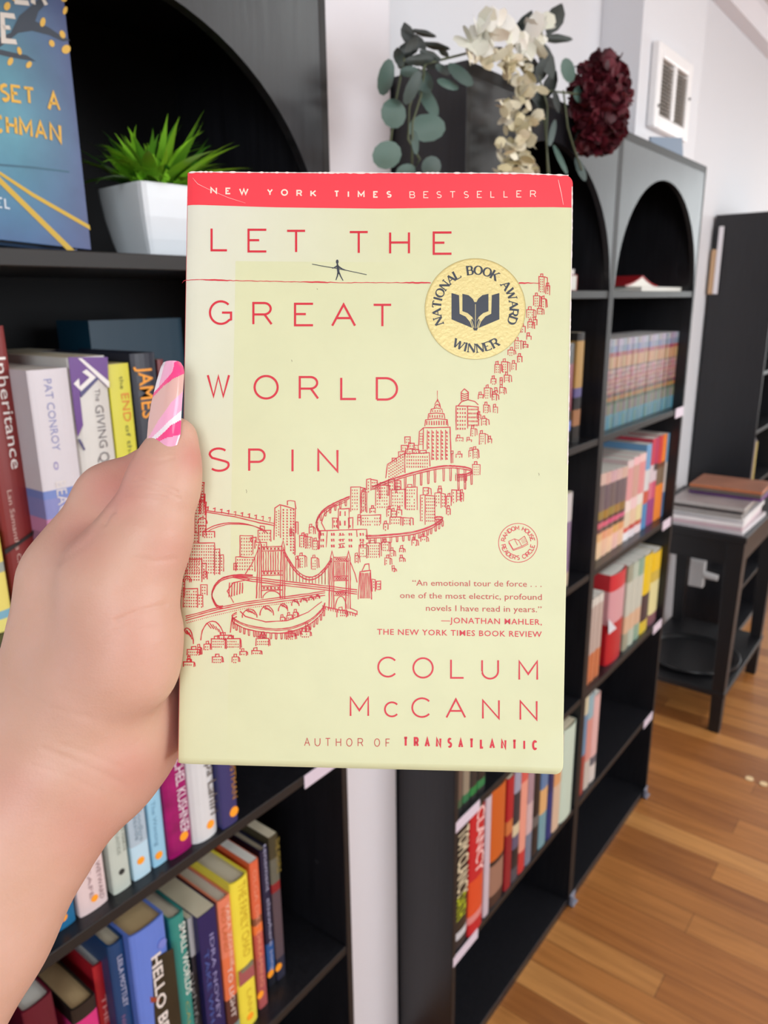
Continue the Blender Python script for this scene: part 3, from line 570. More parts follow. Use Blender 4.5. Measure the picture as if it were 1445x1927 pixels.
def leaf_mat(name, a, b, rough=.45, trans=.2):
    m = bpy.data.materials.new(name); m.use_nodes = True; nt = m.node_tree; bs = nt.nodes['Principled BSDF']
    gi = nt.nodes.new('ShaderNodeNewGeometry'); r_ = nt.nodes.new('ShaderNodeValToRGB'); r_.color_ramp.elements[0].color = lin(a)+(1,); r_.color_ramp.elements[1].color = lin(b)+(1,)
    nt.links.new(gi.outputs['Random Per Island'], r_.inputs[0]); nt.links.new(r_.outputs[0], bs.inputs['Base Color']); bs.inputs['Roughness'].default_value = rough
    return m
def blade(m, base, dirv, L, wd, droop, n=7, curl=0):
    d = Vector(dirv).normalized(); side_ = d.cross(Vector((0, 0, 1))).normalized(); p = Vector(base); o = len(m.v); st = L/n
    for i in range(n+1):
        t = i/n; ww = wd*(math.sin(math.pi*min(1, t*.85+.12))**.8)*(1-t**3)
        m.v += [tuple(p-side_*ww), tuple(p+Vector((0, 0, -.25*ww))), tuple(p+side_*ww)]
        d = (d+Vector((0, 0, -droop/n))+side_*curl/n).normalized(); p = p+d*st
    for i in range(n):
        for k in range(2): m.f.append((o+i*3+k, o+i*3+k+1, o+i*3+k+4, o+i*3+k+3)); m.mi.append(0)
fo = MB(); rg = random.Random(4)
for i in range(150):
    a = rg.uniform(0, 2*math.pi); el = rg.uniform(.45, 1.35); L = rg.uniform(.055, .098)*(1.05-.25*(el > 1))
    b0 = (rg.gauss(0, .012), rg.gauss(0, .012), PH*.97)
    blade(fo, b0, (math.cos(a)*math.cos(el), math.sin(a)*math.cos(el), math.sin(el)), L, rg.uniform(.0042, .0085), rg.uniform(.15, 1.25), curl=rg.uniform(-.7, .7))
fo.build('foliage', leaf_mat('grass_green_leaf', (34, 100, 26), (150, 214, 52), .36), pot, smooth=True)
# ------------------------------------------------------------------ display book standing face out on the left arch shelf
class Face:                                   # a plane with local axes: u right, v up, n out of the face
    def __init__(s, o, eu, ev):
        s.o = Vector(o); s.u = Vector(eu).normalized(); s.n = s.u.cross(Vector(ev)).normalized(); s.v = s.n.cross(s.u)
    def matrix(s): return Matrix(((s.u[0], s.v[0], s.n[0], s.o[0]), (s.u[1], s.v[1], s.n[1], s.o[1]), (s.u[2], s.v[2], s.n[2], s.o[2]), (0, 0, 0, 1)))
    def px(s, px, py):
        d = Vector(ray(px, py)); c = Vector(CAM); t = (s.o-c).dot(s.n)/d.dot(s.n); p = c+d*t-s.o
        return p.dot(s.u), p.dot(s.v)
def flat(M, face, poly, lift, mi=0):
    P = [face.px(x, y) for x, y in poly]; M.add([(a, b, lift) for a, b in P], [tuple(range(len(P)))], mi)
def ribbon(M, pts, w, lift, closed=False):     # a drawn stroke of even or varying width, given in local coordinates
    n = len(pts)
    if n < 2: return
    ws = w if hasattr(w, '__len__') else [w]*n; o = len(M.v); P = [Vector(p) for p in pts]
    for i in range(n):
        a = P[i]-P[i-1] if (i > 0 or closed) else P[1]-P[0]; b = P[(i+1) % n]-P[i] if (i < n-1 or closed) else P[i]-P[i-1]
        a = a.normalized() if a.length > 1e-9 else b.normalized(); b = b.normalized() if b.length > 1e-9 else a
        na, nb = Vector((-a.y, a.x)), Vector((-b.y, b.x)); mt = na+nb
        if mt.length < .3: mt = na.copy(); k = 1
        else: mt.normalize(); k = min(2.2, 1/max(.3, mt.dot(na)))
        q = mt*(ws[i]/2*k); M.v += [(P[i].x+q.x, P[i].y+q.y, lift), (P[i].x-q.x, P[i].y-q.y, lift)]
    for i in range(n if closed else n-1):
        j = (i+1) % n; M.f.append((o+2*i, o+2*i+1, o+2*j+1, o+2*j)); M.mi.append(0)
def stroke(M, face, pts, wpx, lift, closed=False):
    k = face.k; ribbon(M, [face.px(*p) for p in pts], [x*k for x in wpx] if hasattr(wpx, '__len__') else wpx*k, lift, closed)

Yd = .075
c0 = Vector(at(172, 473, 1, Yd)); c0.z = ZL1+.0005; c1 = Vector(at(133, 0, 1, Yd+.018))
up = (c1-c0).normalized(); up = (up+Vector((-.03, 0, 0))).normalized()
fd = Face(c0, (1, 0, 0), up); fd.u = (Vector((1, 0, 0))-up*up.x).normalized(); fd.n = fd.u.cross(up).normalized(); fd.v = up
DW, DH, DT = .152, .232, .026
low = min((fd.u*x+fd.v*0+fd.n*z).z for x in (0, -DW) for z in (0, -DT)); fd.o.z += .0006-low
disp = bpy.data.objects.new('display_book', None); COL.objects.link(disp); disp.matrix_world = fd.matrix()
tag(disp, 'blue novel with yellow lettering standing face out at the top left', 'book')
def gradient_cover(name, stops, axis, size, mulx=None):
    m = bpy.data.materials.new(name); m.use_nodes = True; nt = m.node_tree; b = nt.nodes['Principled BSDF']; L = nt.links.new
    tc = nt.nodes.new('ShaderNodeTexCoord'); sp = nt.nodes.new('ShaderNodeSeparateXYZ'); L(tc.outputs['Object'], sp.inputs[0])
    def mr(axis, a, c):
        r = nt.nodes.new('ShaderNodeMapRange'); r.inputs[1].default_value = a; r.inputs[2].default_value = c; L(sp.outputs[axis], r.inputs[0]); return r
    def ramp(src, st):
        r = nt.nodes.new('ShaderNodeValToRGB'); e = r.color_ramp.elements
        while len(e) < len(st): e.new(1)
        for q, (p, c) in zip(e, st): q.position = p; q.color = lin(c)+(1,)
        L(src.outputs[0], r.inputs[0]); return r
    n = nt.nodes.new('ShaderNodeTexNoise'); n.inputs['Scale'].default_value = 22; n.inputs['Detail'].default_value = 4; L(tc.outputs['Object'], n.inputs['Vector'])
    r1 = ramp(mr(1, 0, DH), stops); r2 = ramp(mr(0, -DW*.62, 0), [(0, (0, 0, 0)), (.35, (40, 40, 40)), (1, (255, 255, 255))])
    mx = nt.nodes.new('ShaderNodeMix'); mx.data_type = 'RGBA'; ad = nt.nodes.new('ShaderNodeMath'); ad.operation = 'MULTIPLY_ADD'; ad.inputs[1].default_value = .9; ad.inputs[2].default_value = -.04; L(r2.outputs[0], ad.inputs[0])
    L(ad.outputs[0], mx.inputs[0]); L(r1.outputs[0], mx.inputs[6]); mx.inputs[7].default_value = lin((78, 84, 130))+(1,)
    m2 = nt.nodes.new('ShaderNodeMix'); m2.data_type = 'RGBA'; m2.blend_type = 'OVERLAY'; m2.inputs[0].default_value = .35; L(mx.outputs[2], m2.inputs[6]); L(n.outputs[0], m2.inputs[7])
    L(m2.outputs[2], b.inputs['Base Color']); b.inputs['Roughness'].default_value = .42; return m
dm = gradient_cover('painted_blue_cover', [(0, (52, 92, 138)), (.18, (66, 122, 152)), (.4, (92, 152, 170)), (.7, (82, 128, 146)), (1, (66, 92, 116))], 1, DH)
MB().box(-DW, 0, 0, DH, -.002, 0).box(-DW, 0, 0, DH, -DT, -DT+.002).box(-DW, -DW+.002, 0, DH, -DT, 0).build('cover', dm, disp, bevel=.0004)
MB().box(-DW+.003, -.003, .003, DH-.003, -DT+.0022, -.0022).build('pages', PAGES, disp)
fd.k = .00047
br = MB(); flat(br, fd, [(-5, 72), (20, 62), (36, 30), (62, 8), (80, -8), (90, 4), (72, 22), (66, 40), (92, 52), (112, 66), (132, 76), (118, 78), (92, 66), (60, 58), (34, 62), (14, 78), (-5, 92)], .0003)
flat(br, fd, [(-5, 92), (24, 99), (50, 104), (68, 116), (50, 113), (20, 108), (-5, 102)], .0003)
br.build('branch_print', mat('branch_ink', (54, 62, 74), .5), disp)
for x, y, rx, ry, ro in ((13, 12, 6, 8, .3), (122, 20, 4, 8, .3), (80, 42, 5, 9, .2), (117, 65, 5, 8, -.4), (97, 82, 5, 7, -.4), (124, 93, 8, 9, .8), (36, 96, 4, 8, -.3), (19, 116, 5, 8, .4), (54, 122, 5, 7, .6), (120, -2, 6, 6, 0), (28, -2, 6, 5, 0)):
    yl = MB(); flat(yl, fd, [(x+rx*math.cos(t)*math.cos(ro)-ry*math.sin(t)*math.sin(ro), y+rx*math.cos(t)*math.sin(ro)+ry*math.sin(t)*math.cos(ro)) for t in np.linspace(0, 2*math.pi, 13)[:-1]], .0005); yl.build('leaf_print', mat('leaf_ink', (222, 176, 76), .5), disp)
rl = MB(); flat(rl, fd, [(-5, 328), (4, 338), (140, 471), (126, 471), (-5, 342)], .0004); flat(rl, fd, [(-5, 320), (60, 362), (168, 424), (170, 433), (60, 370), (-5, 326)], .0004)
rl.build('rail_print', mat('rail_ink', (206, 168, 48), .5), disp)
ln = MB(); flat(ln, fd, [(-5, 308), (60, 313), (130, 322), (130, 325), (60, 317), (-5, 312)], .0003); ln.build('horizon_print', mat('horizon_ink', (58, 100, 122), .5), disp)

# ------------------------------------------------------------------ stroke capitals (own drawing), unit cap height
def arc(cx, cy, rx, ry, a0, a1, n=14): return [(cx+rx*math.cos(math.radians(a0+(a1-a0)*i/n)), cy+ry*math.sin(math.radians(a0+(a1-a0)*i/n))) for i in range(n+1)]
GL = {
'A': (.98, [[(0, 0), (.49, 1), (.98, 0)], [(.2, .36), (.78, .36)]]),
'B': (.72, [[(0, 0), (0, 1), (.4, 1)]+arc(.42, .76, .24, .24, 90, -90)+[(0, .52)], [(.42, .52)]+arc(.46, .26, .26, .26, 90, -90)+[(0, 0)]]),
'C': (.95, [arc(.5, .5, .5, .5, 42, 318, 30)]),
'D': (.9, [[(0, 0), (0, 1), (.4, 1)]+arc(.4, .5, .5, .5, 90, -90, 20)+[(0, 0)]]),
'E': (.8, [[(.8, 1), (0, 1), (0, 0), (.8, 0)], [(0, .52), (.48, .52)]]),
'F': (.72, [[(.72, 1), (0, 1), (0, 0)], [(0, .5), (.6, .5)]]),
'G': (1.0, [arc(.5, .5, .5, .5, 45, 318, 30)[:-1]+[(.88, .17), (.97, .2), (.97, .5), (.55, .5)]]),
'H': (.84, [[(0, 0), (0, 1)], [(.84, 0), (.84, 1)], [(0, .52), (.84, .52)]]),
'I': (.0, [[(0, 0), (0, 1)]]),
'J': (.5, [[(.5, 1), (.5, .28)]+arc(.24, .26, .26, .26, 0, -150, 10)]),
'K': (.8, [[(0, 0), (0, 1)], [(.76, 1), (0, .35)], [(.26, .58), (.8, 0)]]),
'L': (.72, [[(0, 1), (0, 0), (.72, 0)]]),
'M': (1.0, [[(0, 0), (0, 1), (.5, .3), (1, 1), (1, 0)]]),
'N': (.9, [[(0, 0), (0, 1), (.9, 0), (.9, 1)]]),
'O': (1.04, [arc(.52, .5, .52, .5, 90, 450, 36)]),
'P': (.72, [[(0, 0), (0, 1), (.42, 1)]+arc(.42, .71, .3, .29, 90, -90)+[(0, .42)]]),
'R': (.82, [[(0, 0), (0, 1), (.48, 1)]+arc(.48, .73, .3, .27, 90, -90)+[(0, .46)], [(.5, .46), (.82, 0)]]),
'S': (.7, [arc(.34, .74, .31, .26, 40, 180, 9)+[(.06, .66), (.12, .58), (.35, .5), (.58, .42)]+arc(.36, .265, .33, .265, 22, -140, 11)]),
'T': (.85, [[(0, 1), (.85, 1)], [(.425, 1), (.425, 0)]]),
'U': (.82, [[(0, 1), (0, .4)]+arc(.41, .41, .41, .41, 180, 360, 16)+[(.82, 1)]]),
'V': (.95, [[(0, 1), (.475, 0), (.95, 1)]]),
'W': (1.4, [[(0, 1), (.38, 0), (.7, .95), (1.02, 0), (1.4, 1)]]),
'Y': (.9, [[(0, 1), (.45, .46), (.9, 1)], [(.45, .46), (.45, 0)]]),
"'": (.1, [[(.08, 1), (.03, .72)]]),
',': (.15, [[(.1, .1), (.02, -.18)]]),
'-': (1.0, [[(0, .4), (1.0, .4)]]),
}
def glyph(M, face, ch, x0, x1, yt, yb, wpx, lift, yb1=None):
    """one capital fitted to the photo box x0..x1, yt..yb (a thin stroke runs inside the box)"""
    wd, st = GL[ch]; h = wpx/2
    for s in st:
        P = []
        for x, y in s:
            fx = x/wd if wd else .5
            P.append((x0+h+(x1-x0-wpx)*fx, yb-h-(yb-yt-wpx)*y))
        stroke(M, face, P, wpx, lift, closed=False)
def serif_glyph(put, ch, thick, thin, ser):
    """the same skeletons drawn with thick and thin strokes and small foot lines; put(points, width)"""
    wd, st = GL[ch]
    for s in st:
        for (a, b) in ([(s, None)] if len(s) > 6 else []):
            n = len(s); ws = []
            for i in range(n):
                p, q = s[max(0, i-1)], s[min(n-1, i+1)]; dx, dy = q[0]-p[0], q[1]-p[1]; L = math.hypot(dx, dy) or 1
                ws.append(thin+(thick-thin)*(abs(dy)/L)**1.5)
            put(s, ws)
        if len(s) <= 6:
            for p, q in zip(s, s[1:]):
                dx, dy = q[0]-p[0], q[1]-p[1]; L = math.hypot(dx, dy)
                if abs(dy)/L < .3: wv = thin
                elif abs(dx)/L < .1: wv = thin*1.15 if (ch in 'NU' and p[0] > .3 or ch == 'M' and p[0] < .2 or ch == 'N' ) else thick
                else: wv = thick if dx*dy < 0 else thin*1.1
                put([p, q], wv)
        for p in (s[0], s[-1]):
            if (p[1] in (0, 1)) and ch not in 'CGOS':
                if ch in 'ET' and p[0] not in (0, .425): put([(p[0], p[1]+(.16 if p[1] == 0 else -.16)), p], thin*1.2)
                elif ch in 'ET' and p == (0, 1): put([(p[0], .84), p], thin*1.2)
                elif ch == 'L' and p == (.72, 0): put([(.72, .18), p], thin*1.2)
                else: put([(p[0]-ser, p[1]), (p[0]+ser, p[1])], thin)
        if ch in 'NMEBRPDL':
            pass

# hand lettering on the display book
tx = MB()
def hand_word(s, x, y, h, w, sl, gap, lw):
    for i, ch in enumerate(s):
        if ch == ' ': x += w*.7; y += sl*w*.7; continue
        wd, st = GL[ch]; ww = w*max(.25, wd)
        for q in st:
            stroke(tx, fd, [(x+ww*(px_/wd if wd else .5)+random.uniform(-.5, .5)-.06*(h*(py_)), y+sl*ww*px_-h*py_+random.uniform(-.8, .8)) for px_, py_ in q], [lw*random.uniform(.75, 1.15) for _ in q], .0007)
        x += ww+gap; y += sl*(ww+gap)
hand_word('SET', 2, 188, 28, 20, .12, 7, 5.2); hand_word('A', 91, 205, 31, 21, .12, 7, 5.2)
hand_word('CHMAN', -14, 246, 30, 20, .16, 8.5, 5.5)
tx.build('title_lettering', mat('painted_yellow', (226, 176, 66), .5), disp)
tx = MB(); hand_word('E', 6, 77, 48, 30, .1, 6, 8); hand_word('ER', 30, 4, 40, 30, .1, 8, 8); tx.build('author_lettering', mat('painted_cream', (216, 206, 196), .5), disp)
tx = MB(); hand_word('EL', -6, 390, 17, 12, .1, 6, 3); tx.build('novel_lettering', mat('painted_white', (206, 216, 226), .5), disp)

# ------------------------------------------------------------------ flower garland on the corner of the middle bookcase
YF = -.03
gar = empty('flower_garland', tuple(Vector((.02, YF+.03, 1.8))), label='artificial flower garland with eucalyptus and white blossoms over the bookcase corner', cat='flowers')
def gp(px, py, y=YF): q = at(px, py, 1, y); return (q[0]-.02, q[1]-YF-.03, q[2]-1.8)
fol = MB(); rg = random.Random(11)
def leaf_px(M, cx, cy, rx, ry, ro, y=YF, cup=.15, pointed=False, n=12):
    C = Vector(gp(cx, cy, y)); ro = math.radians(ro); o = len(M.v); k = .0007; tilt = rg.uniform(-.4, .4); t2 = rg.uniform(-.4, .4)
    M.v.append(tuple(C+Vector((0, -cup*rx*k*.6, 0))))
    for j in (.55, 1):
        for i in range(n):
            t = 2*math.pi*i/n; a = math.cos(t)*rx; b = math.sin(t)*ry
            if pointed: a *= (1-abs(math.sin(t))**3*.75)
            a, b = a*j, b*j
            q = Vector(gp(cx+a*math.cos(ro)-b*math.sin(ro), cy+a*math.sin(ro)+b*math.cos(ro), y)); q.y += (tilt*a+t2*b)*k+cup*rx*k*(j*j)*.8
            M.v.append(tuple(q))
    for i in range(n): M.f.append((o, o+1+i, o+1+(i+1) % n)); M.mi.append(0)
    for i in range(n): M.f.append((o+1+i, o+1+n+i, o+1+n+(i+1) % n, o+1+(i+1) % n)); M.mi.append(0)
for a in ((728, 145, 17, 33, -10), (743, 213, 24, 29, -20), (731, 291, 28, 27, 0), (806, 240, 27, 27, -20), (814, 313, 23, 19, 20), (778, 165, 19, 30, 5), (800, 152, 20, 24, 10), (868, 140, 14, 27, -28), (845, 158, 19, 11, 25), (772, 134, 17, 10, 5), (1070, 132, 15, 24, -12), (1099, 178, 19, 20, 20), (1090, 252, 7, 20, 12), (1093, 318, 7, 24, -12), (765, 322, 14, 14, 0), (835, 130, 20, 9, 20), (1055, 300, 7, 30, -8), (1040, 250, 8, 26, 14), (808, 190, 13, 32, -8), (782, 268, 9, 24, 6)):
    leaf_px(fol, *a, y=YF+rg.uniform(-.02, .02))
fol.build('eucalyptus_leaves', leaf_mat('eucalyptus', (40, 62, 58), (78, 106, 96), .55), gar, smooth=True)
dk_ = MB()
for a in ((985, 50, 13, 30, 15), (1045, 36, 15, 38, 32), (1048, 72, 26, 9, 8), (1030, 112, 15, 40, -16), (950, 44, 6, 26, -20), (768, 64, 10, 24, -12), (800, 62, 22, 6, 22), (822, 86, 26, 7, 16), (812, 104, 22, 8, 30), (770, 92, 14, 20, 30), (792, 112, 24, 12, 0), (752, 108, 10, 22, 10), (776, 84, 10, 24, 50), (788, 78, 9, 22, -40), (764, 118, 16, 18, 0), (810, 120, 20, 12, 10), (835, 96, 18, 9, 30), (785, 140, 18, 12, 0), (1022, 130, 18, 28, 10), (1000, 120, 14, 18, 0), (1048, 190, 10, 24, 0), (1020, 215, 9, 26, 8), (930, 100, 10, 26, 60), (1010, 180, 9, 34, -18), (1036, 160, 16, 30, 20), (1012, 140, 20, 16, 0)):
    leaf_px(dk_, *a, y=YF+.012+rg.uniform(-.015, .015), pointed=True)
dk_.build('dark_leaves', leaf_mat('dark_leaf', (18, 28, 26), (38, 50, 46), .5), gar, smooth=True)
st = MB()
for L in ([(960, 110), (880, 100), (800, 120), (770, 200), (768, 262), (790, 300), (772, 330)], [(800, 120), (792, 180), (776, 230), (775, 330)], [(1010, 130), (1030, 200), (1028, 260), (1030, 330)], [(1060, 170), (1068, 240), (1080, 280), (1095, 320)], [(1020, 170), (1098, 178)], [(1024, 220), (1030, 300), (1034, 335)], [(760, 110), (745, 190), (733, 280)]):
    st.tube([gp(x, y, YF+.006) for x, y in L], .0015, 6)
st.build('stems', mat('stem_olive', (84, 92, 66), .6), gar, smooth=True)
bl = MB()
def petal(M, c, d, L, wd, cup=.3):
    d = Vector(d).normalized(); r_ = Vector((rg.uniform(-1, 1), rg.uniform(-1, 1), rg.uniform(-1, 1))); s_ = d.cross(r_).normalized(); nn = s_.cross(d); o = len(M.v)
    for i in range(4):
        t = i/3; ww = wd*math.sin(math.pi*(.12+.72*t)); p = Vector(c)+d*L*t+nn*cup*L*t*t
        M.v += [tuple(p-s_*ww+nn*cup*ww*.5), tuple(p), tuple(p+s_*ww+nn*cup*ww*.5)]
    for i in range(3):
        for k in range(2): M.f.append((o+i*3+k, o+i*3+k+1, o+i*3+k+4, o+i*3+k+3)); M.mi.append(0)
for cx, cy, n, L in ((905, 62, 16, .030), (1000, 72, 12, .032), (945, 55, 6, .022), (888, 82, 8, .022), (1018, 55, 4, .018), (975, 95, 8, .02)):
    for i in range(n):
        a = 2*math.pi*i/n+rg.uniform(-.3, .3); e = rg.uniform(-.2, 1)
        petal(bl, gp(cx+rg.uniform(-9, 9), cy+rg.uniform(-9, 9), YF-.012), (math.cos(a), -abs(e), math.sin(a)), L*rg.uniform(.7, 1.1), .0125)
bl.build('white_blossoms', leaf_mat('white_petal', (222, 222, 206), (246, 244, 238), .6), gar, smooth=True)
ws_ = MB(); path = [(900, 100), (935, 108), (958, 128), (985, 140), (990, 175), (952, 195), (962, 225), (985, 235), (980, 262), (952, 275), (975, 285), (965, 312), (945, 318), (985, 312), (965, 335)]
for i, (x, y) in enumerate(path):
    for k in range(13): petal(ws_, gp(x+rg.uniform(-19, 19), y+rg.uniform(-17, 17), YF-.01+rg.uniform(-.012, .012)), (rg.uniform(-1, 1), rg.uniform(-1, .1), rg.uniform(-1, .4)), rg.uniform(.012, .022), rg.uniform(.005, .009))
ws_.build('hanging_cream_blossoms', leaf_mat('cream_petal', (196, 184, 142), (244, 238, 218), .6), gar, smooth=True)
hy = MB(); HC = Vector(gp(1128, 198, YF-.005)); ex = .053; ez = .074
for i in range(300):
    v = Vector((rg.gauss(0, 1), rg.gauss(0, 1), rg.gauss(0, 1))).normalized(); c = HC+Vector((v.x*ex, v.y*ex*.8, v.z*ez))*rg.uniform(.72, .95)
    for k in range(3): petal(hy, c, v+Vector((rg.uniform(-1, 1), rg.uniform(-1, 1), rg.uniform(-1, 1)))*.9, rg.uniform(.012, .018), rg.uniform(.007, .011), .5)
n = 14; o = len(hy.v)
for i in range(n+1):
    for j in range(n): a, b = math.pi*i/n, 2*math.pi*j/n; hy.v.append(tuple(HC+Vector((math.sin(a)*math.cos(b)*ex*.75, math.sin(a)*math.sin(b)*ex*.6, math.cos(a)*ez*.75))))
for i in range(n):
    for j in range(n): hy.f.append((o+i*n+j, o+i*n+(j+1) % n, o+(i+1)*n+(j+1) % n, o+(i+1)*n+j)); hy.mi.append(0)
hy.build('burgundy_hydrangea', leaf_mat('burgundy_petal', (58, 8, 20), (104, 20, 38), .6), gar, smooth=True)
# ------------------------------------------------------------------ the held paperback
c_tl, c_tr, c_bl, c_br = deep(336, 322, .258), deep(1065, 327, .2545), deep(333, 1437, .2585), deep(1056.5, 1455, .2552)
bf = Face(c_bl, (c_tr-c_tl)+(c_br-c_bl), (c_tl-c_bl)+(c_tr-c_br)); bf.k = .2565/F_PX
BW = ((c_tr-c_tl).dot(np.array(bf.u))+(c_br-c_bl).dot(np.array(bf.u)))/2
BH = ((c_tl-c_bl).dot(np.array(bf.v))+(c_tr-c_br).dot(np.array(bf.v)))/2
BT = .0195
def warp(u, v):                      # a handled cover: soft spine edge, fore-edge corners a little bent
    z = -.0011*math.exp(-u/.0016)
    d = ((BW-u)+(BH-v)); z += -.0012*max(0, 1-d/.018)
    d = ((BW-u)+v); z += .0010*max(0, 1-d/.016)
    return z+.00025*math.sin(u*46)*math.sin(v*21+.6)
def settle(o):
    for vv in o.data.vertices: vv.co.z += warp(vv.co.x, vv.co.y)
    o.data.update(); return o
hb_ = bpy.data.objects.new('paperback_novel', None); COL.objects.link(hb_); hb_.matrix_world = bf.matrix()
tag(hb_, 'cream paperback with a red top banner and red title held up in the hand', 'book')
def cover_mat():
    m = bpy.data.materials.new('cream_cover'); m.use_nodes = True; nt = m.node_tree; b = nt.nodes['Principled BSDF']; L = nt.links.new
    tc = nt.nodes.new('ShaderNodeTexCoord'); sp = nt.nodes.new('ShaderNodeSeparateXYZ'); L(tc.outputs['Object'], sp.inputs[0])
    u0, v0 = bf.px(443, 491)
    def M(op, a, b_): 
        n = nt.nodes.new('ShaderNodeMath'); n.operation = op
        for i, q in enumerate((a, b_)):
            if isinstance(q, (int, float)): n.inputs[i].default_value = q
            else: L(q, n.inputs[i])
        return n.outputs[0]
    inner = M('MULTIPLY', M('GREATER_THAN', sp.outputs[0], u0), M('LESS_THAN', sp.outputs[1], v0))
    fade = nt.nodes.new('ShaderNodeMapRange'); fade.inputs[1].default_value = 0; fade.inputs[2].default_value = .075; fade.inputs[3].default_value = 1; fade.inputs[4].default_value = 0; L(sp.outputs[0], fade.inputs[0])
    ledge = nt.nodes.new('ShaderNodeMapRange'); ledge.inputs[1].default_value = .0; ledge.inputs[2].default_value = .2; L(sp.outputs[1], ledge.inputs[0])
    k = M('MULTIPLY', M('MULTIPLY', M('SUBTRACT', 1, inner), fade.outputs[0]), ledge.outputs[0])
    mx = nt.nodes.new('ShaderNodeMix'); mx.data_type = 'RGBA'; L(k, mx.inputs[0]); mx.inputs[6].default_value = lin((226, 227, 183))+(1,); mx.inputs[7].default_value = lin((232, 231, 216))+(1,)
    n = nt.nodes.new('ShaderNodeTexNoise'); n.inputs['Scale'].default_value = 55; n.inputs['Detail'].default_value = 6; L(tc.outputs['Object'], n.inputs['Vector'])
    sc = nt.nodes.new('ShaderNodeMix'); sc.data_type = 'RGBA'; sc.blend_type = 'MULTIPLY'; sc.inputs[0].default_value = .1; L(mx.outputs[2], sc.inputs[6]); L(n.outputs[0], sc.inputs[7])
    L(sc.outputs[2], b.inputs['Base Color']); b.inputs['Roughness'].default_value = .42; b.inputs['Specular IOR Level'].default_value = .4
    bp = nt.nodes.new('ShaderNodeBump'); bp.inputs['Strength'].default_value = .05; bp.inputs['Distance'].default_value = .001; L(n.outputs[0], bp.inputs['Height']); L(bp.outputs[0], b.inputs['Normal'])
    return m
CREAM = cover_mat()
def rounded(x, y, r_):               # pull the square fore-edge corners in to a small radius
    for cx, cy, sx, sy in ((BW-r_, r_, 1, -1), (BW-r_, BH-r_, 1, 1)):
        dx, dy = (x-cx)*sx, (y-cy)*sy
        if dx > 0 and dy > 0:
            L = math.hypot(dx, dy); mx_ = max(dx, dy)
            if L > 1e-9: return cx+sx*dx*mx_/L, cy+sy*dy*mx_/L
    return x, y
def cover_grid(M, v0f, v1f, z, nu=60, nv=90, back=False, r_=.003):
    o = len(M.v)
    us = [BW*i/nu for i in range(nu+1)]; us = sorted(set(us+[.0004, .0008, .0015, .0025, .004, BW-.003, BW-.0025, BW-.002, BW-.0015, BW-.001, BW-.0005]))
    for u_ in us:
        a, c = v0f(u_), v1f(u_); vs = [a+(c-a)*j/nv for j in range(nv+1)]
        for v_ in vs:
            x, y = rounded(u_, v_, r_); M.v.append((x, y, z))
    nU = len(us)
    for i in range(nU-1):
        for j in range(nv):
            q = (o+i*(nv+1)+j, o+(i+1)*(nv+1)+j, o+(i+1)*(nv+1)+j+1, o+i*(nv+1)+j+1); M.f.append(q); M.mi.append(0)
    return nU
m = MB(); cover_grid(m, lambda u: 0, lambda u: BH, 0); o = m.build('front_cover', CREAM, hb_, smooth=True); settle(o)
sd = o.modifiers.new('thickness', 'SOLIDIFY'); sd.thickness = .00035; sd.offset = -1
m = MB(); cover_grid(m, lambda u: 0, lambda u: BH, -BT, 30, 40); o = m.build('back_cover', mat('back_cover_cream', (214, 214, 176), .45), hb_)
sd = o.modifiers.new('thickness', 'SOLIDIFY'); sd.thickness = .00035; sd.offset = 0
m = MB(); m.prism([(0, -.0010), (-.0004, -.003), (-.0006, -BT/2), (-.0003, -BT), (.0004, -BT), (.0004, -.0012)], 1, 0, BH)
sp_ = m.build('spine', mat('spine_red', (206, 44, 58), .4), hb_)
MB().box(.0006, BW-.0015, .0007, BH-.0007, -BT+.0004, -.0018).build('pages', PAGES_W, hb_)
RED = mat('cover_red_ink', (216, 36, 56), .42, .4); RED2 = mat('cover_thin_red_ink', (198, 62, 62), .45, .4); BAN = mat('banner_red', (250, 62, 76), .38, .45); NAVY = mat('navy_ink', (46, 52, 66), .4)
CRM = mat('banner_cream_ink', (252, 232, 214), .45)
m = MB(); b0 = [bf.px(336, 384.6)[1], bf.px(520, 389.6)[1], bf.px(720, 392.6)[1], bf.px(1064, 389.8)[1]]; bu = [0, bf.px(520, 0)[0], bf.px(720, 0)[0], BW]
cover_grid(m, lambda u: float(np.interp(u, bu, b0)), lambda u: BH, .00004, 60, 16); settle(m.build('banner', BAN, hb_, smooth=True))
INK = .00009
def print_mesh(M, name, ma): return settle(M.build(name, ma, hb_))
m = MB()                               # worn white paper along the top edge and the bent corner
rg = random.Random(3); P = []; ws = []
for i in range(150):
    u_ = BW*.004+BW*.985*i/149; P.append((u_, BH-.0001)); ws.append(rg.choice([.0002, .0003, .0004, .0003, .0007]))
ribbon(m, P, ws, INK); ribbon(m, [(BW-.0002, BH-.004-.0012*i) for i in range(80)], [rg.choice([.0002, .0003, .0005]) for i in range(80)], INK)
P = [bf.px(x, y) for x, y in ((1051, 337), (1054, 352), (1057, 366), (1060, 385))]; ribbon(m, P, [.0001, .0002, .00015, .0001], INK*1.4)
P = [bf.px(x, y) for x, y in ((362, 334), (372, 346), (392, 356), (430, 372), (462, 382))]; ribbon(m, P, [.00005, .00012, .00008, .0001, .00004], INK*1.4)
print_mesh(m, 'worn_edge', mat('worn_paper', (240, 228, 222), .7))
